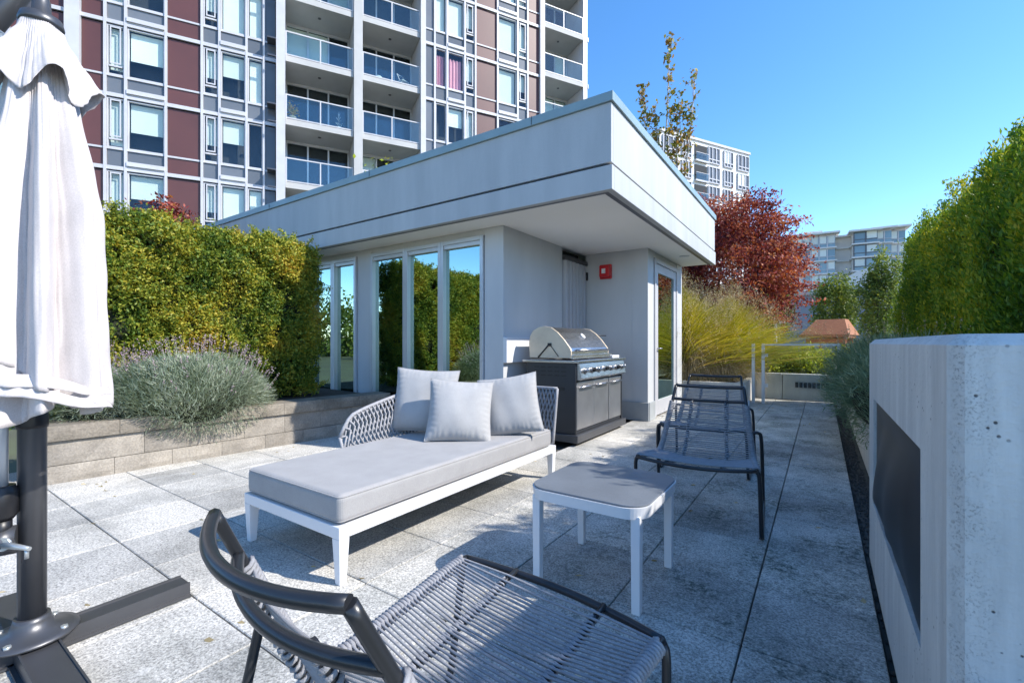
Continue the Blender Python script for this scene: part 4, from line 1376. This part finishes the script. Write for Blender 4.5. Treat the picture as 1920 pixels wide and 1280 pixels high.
# pillows
def pillow(name, label, c, size, thick, rx, rz, seed, ry=0):
    t = thing(name, label, 'pillow', c)
    r = random.Random(seed)
    ph = [r.uniform(0, 6.28) for _ in range(8)]
    def side(sg):
        def fn(u, v):
            a, b = u * 2 - 1, v * 2 - 1
            e = max(0.0, (1 - abs(a) ** 2.6)) ** .55 * max(0.0, (1 - abs(b) ** 2.6)) ** .55
            # edges pull inward between the corners
            x = a * size / 2 * (1 - .07 * (1 - b * b))
            z = b * size / 2 * (1 - .07 * (1 - a * a))
            w_ = .0045 * math.sin(a * 2.4 + b * 2 + ph[0]) + .0015 * math.sin(a * 9 + b * 2 + ph[1])
            edge = (1 - min(1, min(1 - abs(a), 1 - abs(b)) * 5))
            w_ += .0055 * math.sin((a if abs(b) > abs(a) else b) * 38 + ph[2] + 2 * math.sin(a * 7 + ph[4])) * min(1, e * 3) * max(0, 1 - e * 1.3)
            y = sg * (thick / 2 * e) + w_ * min(1, e * 2)
            # sag of the belly
            y *= 1 + .15 * (-b)
            if abs(e) < 1e-6:
                y = 0
            return (x, y, z)
        return fn
    g_ = MB()
    g_.grid(side(-1), 44, 44)
    g_.grid(side(1), 44, 44)
    me = g_.mesh('pillow', M['pillow'])
    o = link('case', me, t, (0, 0, 0), (0, 0, 0))
    # piping round the edge
    pts = []
    for k in range(81):
        q = k / 80 * 4
        s_, f = int(q) % 4, q - int(q)
        a, b = ((2 * f - 1, -1), (1, 2 * f - 1), (1 - 2 * f, 1), (-1, 1 - 2 * f))[s_]
        if k == 80:
            a, b = -1, -1
        pts.append((a * size / 2 * (1 - .07 * (1 - b * b)), 0, b * size / 2 * (1 - .07 * (1 - a * a))))
    link('seam', MB().tube(pts, .0028, 5, cap=False).mesh('seam', M['pillow']), t)
    t.rotation_euler = (R(rx), R(ry), R(rz))
    return t
pillow('pillow', 'pale grey pillow furthest left, standing against the woven back of daybed', (-2.545, 2.53, .655), .50, .17, -16, 30, 1, 3)
pillow('pillow', 'pale grey pillow in front, leaning on the other two on daybed', (-2.17, 2.51, .61), .47, .17, -26, 40, 2, 4)
pillow('pillow', 'pale grey pillow at the right end of the daybed row', (-1.98, 2.87, .625), .47, .16, -22, 30, 3, -9)

# ================================================================== SIDE TABLE
tb = thing('side_table', 'small white square side table with grey rounded top', 'table', (-.85, 2.03, 0))
def rsq(cx, cy, h_, r, n=12):
    out = []
    for (sx_, sy_, a0) in ((1, 1, 0), (-1, 1, 90), (-1, -1, 180), (1, -1, 270)):
        for k in range(n):
            a = R(a0 + 90 * k / (n - 1))
            out.append((cx + sx_ * (h_ - r) + r * math.cos(a), cy + sy_ * (h_ - r) + r * math.sin(a)))
    return out
cx, cy = -.855, 2.045
MB().prism(rsq(cx, cy, .275, .10), .436, .444, smooth=False).build('top', M['tabletop'], tb, bevel=.002)
ring = MB()
po, pi_ = rsq(cx, cy, .281, .105), rsq(cx, cy, .262, .09)
n_ = len(po)
vs = [(p[0], p[1], .435) for p in po] + [(p[0] * 1 + 0, p[1], .388) for p in rsq(cx, cy, .276, .10)] + [(p[0], p[1], .388) for p in pi_] + [(p[0], p[1], .435) for p in pi_]
fs = []
for i in range(n_):
    j = (i + 1) % n_
    for q in range(4):
        q2 = (q + 1) % 4
        fs.append((q * n_ + i, q2 * n_ + i, q2 * n_ + j, q * n_ + j))
ring.add(vs, fs, False)
o = ring.build('apron', M['pwhite'], tb)
for (sx_, sy_) in ((-1, -1), (1, -1), (1, 1), (-1, 1)):
    x, y = cx + sx_ * .234, cy + sy_ * .234
    a, b = .020, .018
    MB().add([(x - b, y - b, 0), (x + b, y - b, 0), (x + b, y + b, 0), (x - b, y + b, 0), (x - a, y - a, .40), (x + a, y - a, .40), (x + a, y + a, .40), (x - a, y + a, .40)],
             [(0, 3, 2, 1), (4, 5, 6, 7), (0, 1, 5, 4), (1, 2, 6, 5), (2, 3, 7, 6), (3, 0, 4, 7)]).build('leg', M['pwhite'], tb, bevel=.004)

# ================================================================== ROPE LOUNGE CHAIRS
def make_chair(label, loc, rz):
    t = thing('lounge_chair', label, 'chair', loc, rz, group='charcoal rope lounge chairs', local=True)
    prof = crom([(0, .375, .40), (0, .27, .392), (0, .10, .366), (0, -.06, .345), (0, -.135, .352), (0, -.19, .41), (0, -.26, .545), (0, -.33, .69), (0, -.375, .785)], 5)
    L_ = [0]
    for i in range(1, len(prof)):
        L_.append(L_[-1] + (prof[i] - prof[i - 1]).length)
    T = L_[-1]
    def at(s):
        s = max(0, min(T, s))
        for i in range(1, len(L_)):
            if s <= L_[i] + 1e-9:
                f = (s - L_[i - 1]) / (L_[i] - L_[i - 1])
                return prof[i - 1].lerp(prof[i], f)
        return prof[-1]
    def hw(s):
        p = at(s)
        return .325 - .030 * min(1, s / .5) - max(0, (s - .5)) / (T - .5) * .068
    def pt(sd, s, k=1.0, dz=0):
        p = at(s)
        return (sd * hw(s) * k, p.y, p.z + dz)
    rt = .0112
    n = 44
    for sd in (-1, 1):
        MB().tube([pt(sd, T * i / n) for i in range(n + 1)], rt, 8).build('side_rail', M['darkmetal'], t)
    def bow(s, d_, dz=0, r=rt, back=True):
        p = at(s)
        w_ = hw(s)
        return MB().tube([(w_ * u, p.y + d_ * (1 - u * u), p.z + dz * (1 - u * u)) for u in [q / 10 - 1 for q in range(21)]], r, 8)
    bow(0.0, .055, -.012).build('front_rail', M['darkmetal'], t)
    bow(T, -.06, -.010, .0118).build('top_rail', M['darkmetal'], t)
    bow(T - .105, -.055, -.01, .0115).build('back_rail', M['darkmetal'], t)
    kk = .46
    sj = .47
    def sag(s):
        """how far the middle of the net hangs from the rails, as (dy, dz)"""
        if s < sj:
            return (0, -.024 * math.sin(min(1, s / .12) * 1.57))
        f = min(1, (s - sj) / .08)
        return (-.035 * f, -.024 * (1 - f))
    def inner(sd, s):
        p = at(s)
        a = sag(s)
        return (sd * hw(s) * kk, p.y + a[0] + (.045 * (1 - s / .05) if s < .05 else 0), p.z + a[1])
    for sd in (-1, 1):
        MB().tube([inner(sd, .0 + (T - .11) * i / 30) for i in range(31)], .0085, 6).build('inner_rail', M['darkmetal'], t)
    rr = .0036
    def strands(s0, s1, step, jit):
        g_ = MB()
        s = s0
        rj = random.Random(int(s0 * 1000) + 3)
        while s < s1:
            pl_, pr_ = pt(-1, s), pt(1, s)
            s2 = s + rj.uniform(-jit, jit)
            il, ir = inner(-1, s2), inner(1, s2)
            up = .010
            if s < sj:
                P_ = [(pl_[0], pl_[1], pl_[2] + rt), (il[0], il[1], il[2] + up), (0, (il[1] + ir[1]) / 2, il[2] + up - .004), (ir[0], ir[1], ir[2] + up), (pr_[0], pr_[1], pr_[2] + rt)]
            else:
                P_ = [(pl_[0], pl_[1] + rt, pl_[2]), (il[0], il[1] + up, il[2]), (0, il[1] + up - .004, il[2]), (ir[0], ir[1] + up, ir[2]), (pr_[0], pr_[1] + rt, pr_[2])]
            g_.tube(P_, rr, 5, cap=False)
            s += step
        return g_
    strands(.025, sj, .0125, .002).build('seat_rope', M['rope'], t, stuff=True)
    strands(sj + .01, T - .135, .0150, .0025).build('back_rope', M['rope'], t, stuff=True)
    # cord wound round the rails
    def wind(fn, s0, s1, rad, pitch, rc, per=9):
        turns = int((s1 - s0) / pitch)
        pts = []
        for i in range(turns * per + 1):
            s = s0 + (s1 - s0) * i / (turns * per)
            c = Vector(fn(s))
            c2 = Vector(fn(s + .004))
            tg = (c2 - c).normalized()
            u = tg.cross(Vector((1, .1, 0))).normalized()
            v = tg.cross(u)
            a = 2 * math.pi * i / per
            pts.append(c + (u * math.cos(a) + v * math.sin(a)) * rad)
        return MB().tube(pts, rc, 5)
    for sd in (-1, 1):
        wind(lambda s: pt(sd, s), .02, T - .13, rt + .0045, .0112, .0054).build('rail_cord', M['rope'], t, stuff=True)
        wind(lambda s: inner(sd, s), sj, T - .13, .0105, .018, .0050, 8).build('inner_cord', M['rope'], t, stuff=True)
        wind(lambda s: inner(sd, s), .03, sj, .0115, .0125, .0030, 7).build('inner_cord', M['rope'], t, stuff=True)
    for sd in (-1, 1):
        x = .325
        leg = crom([(sd * (x - .004), .372, .392), (sd * (x + .012), .368, .36), (sd * (x + .020), .335, .10), (sd * (x + .022), .312, .022), (sd * (x + .022), .27, .0125)], 4)
        leg2 = [(sd * (x + .022), -.28, .0125)] + crom([(sd * (x + .022), -.32, .018), (sd * (x + .020), -.335, .07), (sd * (x + .012), -.262, .44), (sd * (x - .006), -.250, .50), (sd * .286, -.236, .497)], 4)
        MB().tube(leg + leg2, .0115, 8).build('leg', M['darkmetal'], t)
        for y in (.27, -.28):
            MB().box(sd * (x + .022) - .013, sd * (x + .022) + .013, y - .02, y + .02, .0, .006).build('foot_pad', M['black'], t)
    MB().box(-.262, -.226, -.372, -.366, .665, .70).build('care_tag', M['pwhite'], t)
    return t
ch0 = make_chair('near rope lounge chair in the foreground, its back to the camera', (-.665, .735, 0), R(-5))
def copy_thing(src, label, loc, rz):
    r = src.copy()
    COL.objects.link(r)
    r.location, r.rotation_euler = loc, (0, 0, rz)
    r['label'] = label
    for c in list(src.children):
        d_ = c.copy()
        COL.objects.link(d_)
        d_.parent = r
        for e in list(c.children):
            f = e.copy()
            COL.objects.link(f)
            f.parent = d_
    return r
copy_thing(ch0, 'rope lounge chair facing the camera beside the white side table', (-.645, 3.15, 0), R(184.6))
copy_thing(ch0, 'third rope lounge chair mostly hidden behind the one facing the camera', (-.84, 4.36, 0), R(182))

# ================================================================== GRILL
gr = thing('gas_grill', 'stainless steel gas grill with heat tinted hood end and dark cabinet', 'grill', (-2.45, 5.05, 0))
GY0, GY1 = 4.38, 5.74
body = MB()
body.box(-2.78, -2.755, GY0 + .025, GY1 - .025, .12, .70)
body.box(-2.755, -2.18, GY0 + .03, GY1 - .03, .12, .15).box(-2.755, -2.19, GY0 + .03, GY1 - .03, .15, .70)
body.build('cabinet', M['gbody'], gr, bevel=.004)
for y0, y1 in ((GY0, GY0 + .024), (GY1 - .024, GY1)):
    MB().box(-2.78, -2.165, y0, y1, .12, .885).build('side_panel', M['gbody'], gr, bevel=.004)
g = MB()
for rz_ in range(3):
    for c in range(5):
        x = -2.68 + c * .085
        z = .83 - rz_ * .045
        g.box(x, x + .06, GY0 - .003, GY0 + .001, z, z + .013)
g.build('vent_slots', M['black'], gr)
g = MB()
g.box(-2.68, -2.56, GY0 - .004, GY0 + .001, .585, .62).box(-2.42, -2.30, GY0 - .004, GY0 + .001, .585, .62)
g.build('hand_slot', M['black'], gr)
MB().box(-2.82, -2.125, GY0 - .035, GY1 + .035, .035, .118).build('base_skirt', M['umetal'], gr, bevel=.006)
for x in (-2.75, -2.2):
    for y in (GY0 + .05, GY1 - .05):
        MB().lathe([(.025, 0), (.025, .034)], x, y, 10).build('caster', M['black'], gr)
# doors on the +X face
dy = [(4.42, 4.855), (4.862, 5.285), (5.31, 5.70)]
for k, (a, b) in enumerate(dy):
    dd_ = MB().box(-2.188, -2.168, a, b, .16, .675).build('door', M['steeldoor'], gr, bevel=.005)
    hb_ = MB().tube([(-2.168, a + .05, .615), (-2.135, a + .06, .622), (-2.132, (a + b) / 2, .624), (-2.135, b - .06, .622), (-2.168, b - .05, .615)], .011, 8)
    hb_.build('handle', M['steel'], dd_)
MB().prism([(-2.19, .70), (-2.125, .702), (-2.105, .72), (-2.135, .88), (-2.19, .88)], GY0 + .026, GY1 - .026, 'y').build('control_panel', M['steel'], gr, bevel=.003)
for k in range(7):
    y = 4.52 + k * .182
    kb = MB()
    a0 = Vector((-2.118, y, .80))
    nrm_ = Vector((.985, 0, .17))
    kb.tube([a0, a0 + nrm_ * .012], .036, 16)
    kn = kb.build('knob_bezel', M['steel'], gr)
    MB().tube([a0 + nrm_ * .012, a0 + nrm_ * .04], [.026, .023], 16).tube([a0 + nrm_ * .041 + Vector((0, 0, -.022)), a0 + nrm_ * .041 + Vector((0, 0, .022))], .006, 6).build('knob', M['black' if k % 2 else 'steel'], kn)
MB().box(-2.83, -2.12, GY0 - .02, GY1 + .03, .886, .912).build('counter', M['steel'], gr, bevel=.004)
hp = [(-2.775, .935), (-2.785, 1.10), (-2.77, 1.18), (-2.73, 1.24), (-2.66, 1.275), (-2.58, 1.287), (-2.50, 1.272), (-2.42, 1.22), (-2.34, 1.14), (-2.265, 1.045), (-2.25, 1.01), (-2.25, .935)]
MB().prism(hp, 4.455, 5.465, 'y').build('hood', M['steel'], gr, bevel=.006)
hp2 = [(-2.52 + (x + 2.52) * 1.012, .935 + (z - .935) * 1.012) for x, z in hp]
MB().prism(hp2, 4.432, 4.4545, 'y').build('hood_end', M['brown'], gr, bevel=.004)
MB().prism(hp2, 5.4655, 5.488, 'y').build('hood_end', M['brown'], gr, bevel=.004)
g = MB().tube([(-2.66, 4.427, .94), (-2.52, 4.427, 1.08), (-2.42, 4.427, .99), (-2.36, 4.427, .94)], .006, 6).lathe([(.0, 0)] * 2, 0, 0, 3) if False else MB().tube([(-2.66, 4.426, .94), (-2.52, 4.426, 1.085)], .008, 6).tube([(-2.51, 4.426, 1.085), (-2.40, 4.426, .95)], .004, 6)
g.build('hinge_arm', M['black'], gr)
MB().box(-2.535, -2.49, 4.420, 4.431, 1.065, 1.10).build('pivot', M['black'], gr)
MB().tube([(-2.25, 4.56, 1.02), (-2.20, 4.565, 1.02), (-2.20, 5.36, 1.02), (-2.25, 5.365, 1.02)], .012, 8).build('hood_handle', M['steel'], gr)
MB().box(-2.262, -2.225, 4.44, 5.48, .925, .972).build('hood_lip', M['steel'], gr, bevel=.003)
a0 = Vector((-2.375, 4.98, 1.177))
MB().tube([a0, a0 + Vector((.75, 0, .66)) * .018], .036, 16).build('thermometer', M['pwhite'], gr)
MB().box(-2.72, -2.2, 5.50, 5.73, .913, .945).build('side_burner', M['pwhite'], gr, bevel=.004)
g = MB()
for k in range(6):
    g.box(-2.68 + k * .075, -2.668 + k * .075, 5.51, 5.72, .9455, .962)
g.build('burner_grate', M['steel'], gr)
MB().tube([(-2.5, 5.49, 1.14), (-2.5, 5.56, 1.14), (-2.5, 5.56, 1.20), (-2.38, 5.72, 1.20)], .007, 6).build('spit_rod', M['black'], gr)

# ================================================================== CANTILEVER UMBRELLA
ux, uy = -2.32, .37
um = thing('cantilever_umbrella', 'closed off white cantilever umbrella on a grey cross base', 'umbrella', (ux, uy, 0))
def channel(L_):
    """U-profile base beam along +x from the hub"""
    return MB().box(.05, L_, -.052, .052, 0.012, .018).box(.05, L_, -.052, -.046, .018, .062).box(.05, L_, .046, .052, .018, .062).box(.05, L_, -.046, .046, .050, .056).box(.05, L_, -.066, -.0525, .004, .012).box(.05, L_, .0525, .066, .004, .012)
bm3 = channel(.47)
for k in range(4):
    a = R(90 * k)
    g = MB()
    g.v = [(ux + p[0] * math.cos(a) - p[1] * math.sin(a), uy + p[0] * math.sin(a) + p[1] * math.cos(a), p[2]) for p in bm3.v]
    g.f, g.sm = bm3.f, bm3.sm
    g.build('base_beam', M['umetal'], um)
MB().lathe([(.125, .064), (.125, .072), (.105, .078), (.060, .092), (.050, .12), (.047, .135)], ux, uy, 28).build('base_plate', M['umetal'], um)
for k in range(4):
    a = R(45 + 90 * k)
    MB().lathe([(.011, .072), (.011, .086)], ux + .098 * math.cos(a), uy + .098 * math.sin(a), 6).build('bolt', M['lightmetal'], um)
MB().tube([(ux, uy, .13), (ux + .004, uy, 1.0), (ux, uy, 2.35)], .038, 20).build('pole', M['umetal'], um)
MB().lathe([(.0415, .80), (.043, .81), (.043, .845), (.0415, .85)], ux, uy, 20).build('collar', M['black'], um)
MB().lathe([(.040, .851), (.040, .95)], ux, uy, 18).build('sleeve', M['black'], um)
sx0, sy0 = ux + .015, uy - .075
MB().tube([(sx0, sy0, .60), (sx0, sy0, 1.05)], .017, 12).build('strut', M['alu'], um)
MB().lathe([(.030, .50), (.040, .515), (.041, .60), (.034, .61), (.034, .615)], sx0, sy0, 18).build('clamp', M['black'], um)
MB().lathe([(.018, .43), (.026, .455), (.026, .50)], sx0, sy0, 14).build('joint', M['black'], um)
MB().tube([(sx0 - .01, sy0 - .03, .425), (sx0 + .01, sy0 + .035, .425)], .047, 20).build('crank_wheel', M['umetal'], um)
MB().tube([(sx0 + .03, sy0 + .01, .425), (sx0 + .045, sy0 - .005, .427)], .022, 14).tube([(sx0 + .04, sy0, .425), (sx0 + .135, sy0 + .045, .418)], [.012, .007], 8).tube([(sx0 + .125, sy0 + .04, .418), (sx0 + .125, sy0 + .04, .385)], .006, 6).build('lever', M['lightmetal'], um)
# arm and hub over the canopy
ax, ay = -2.075, .352
MB().tube([(-2.42, .17, 1.93), (-2.30, .235, 2.07), (-2.03, .39, 2.40)], .029, 16).build('arm', M['umetal'], um)
MB().tube([(ux, uy, 2.05), (ax + .0, ay, 2.20)], .016, 10).build('brace', M['umetal'], um)
MB().lathe([(.052, 2.115), (.055, 2.125), (.050, 2.145), (.024, 2.155), (.022, 2.20), (.012, 2.23)], ax, ay, 22).build('hub', M['umetal'], um)
g = MB()
for k in range(4):
    o_ = (k - 1.5) * .012
    g.tube([(-2.20, .245 + o_, 2.10 + o_), (-2.15, .30, 2.075)], .0035, 6)
g.tube([(-2.155, .285, 2.07), (-2.135, .315, 2.07)], .016, 14)
g.build('cable_bracket', M['lightmetal'], um)
def pleat(a, n, ph):
    c = .5 + .5 * math.cos(n * a + ph)
    return c ** 1.2
NF = 7
def crease(a, v):
    return .0022 * math.sin(31 * a + 9 * v + 2 * math.sin(7 * v)) * min(1, v * 2) + .0016 * math.sin(57 * a - 13 * v) + .0015 * math.sin(40 * v + 5 * a)
def canopy_sheet(zt, hem, grow, seed):
    def fn(u, v):
        a = u * 2 * math.pi
        z_hem = hem(a)
        z = zt + (z_hem - zt) * v
        vv = (2.11 - z) / 1.24
        base_r = .040 + .072 * min(1, vv * 2.2) ** .8 + .060 * vv + grow
        am = .46 * min(1, vv * 3)
        tw_ = .9 + .45 * math.sin(vv * 2.6 + seed) + .35 * math.sin(2 * a + seed)
        pl_ = pleat(a, NF, tw_)
        r = base_r * (1 - am + am * pl_ * 1.15) + crease(a + seed, vv)
        sx_ = .010 * math.sin(vv * 5)
        return (ax + sx_ + r * math.cos(a), ay + r * math.sin(a), z)
    return fn
def solid(o, th):
    sd_ = o.modifiers.new('solid', 'SOLIDIFY')
    sd_.thickness = th
o = MB().grid(canopy_sheet(2.11, lambda a: .965 - .10 * math.sin(a + .15) + .012 * math.sin(5 * a), 0, 0), 240, 80, closed=True).build('canopy', M['canopy'], um)
solid(o, .0012)
o = MB().grid(canopy_sheet(1.25, lambda a: .885 + .015 * math.sin(3 * a + 1) + .03 * math.sin(a), -.014, .5), 200, 24, closed=True).build('inner_canopy', M['canopy'], um)
solid(o, .0012)
def ventf(u, v):
    a = u * 2 * math.pi
    lift = pleat(a, 5, -.15)
    z_hem = 1.865 + .085 * lift
    z = 2.122 + (z_hem - 2.122) * v
    r = .046 + .085 * v ** 1.25 * (.70 + .44 * lift) + .007 * v * math.sin(10 * a) + crease(a, v * .5)
    return (ax + r * math.cos(a), ay + r * math.sin(a), z)
o = MB().grid(ventf, 180, 24, closed=True).build('vent_cape', M['canopy'], um)
solid(o, .0012)
# valance wound up diagonally round the foot
def valf(k):
    def fn(u, v):
        a = R(-170 + k * 35) + u * R(235 - 40 * k)
        r = .122 + .032 * u + .008 * k + .014 * v + .006 * math.sin(a * 7 + k + v) + .0025 * math.sin(a * 23 + 3 * v)
        z = 1.10 - .035 * k - (.155 + .01 * k) * u ** 1.1 - (.060 - .035 * u) * v + .006 * math.sin(a * 5 + 2 + k)
        return (ax + r * math.cos(a), ay + r * math.sin(a), z)
    return fn
for k in range(2):
    o = MB().grid(valf(k), 90, 6).build('hem_fold', M['canopy'], um)
    solid(o, .0012)

# ================================================================== LITTER
r_ = np.random.default_rng(77)
n_l = 240
lx, ly = r_.uniform(-5.0, .15, n_l), r_.uniform(.3, 9.0, n_l)
keep = r_.uniform(size=n_l) < np.where(lx < -4.2, 1.0, .35)
lf = np.stack([lx, ly, np.full(n_l, .004)], 1)[keep]
lf = lf[~((lf[:, 0] < -4.75))]
o = leaf_mesh('fallen_leaves', lf, M['straw'], .034, .018, None, np.array([[1., .6, 0]]), .9, stuff=True, seed=12)
tag(o, 'small dry brown leaves scattered over the pavers', 'leaves')
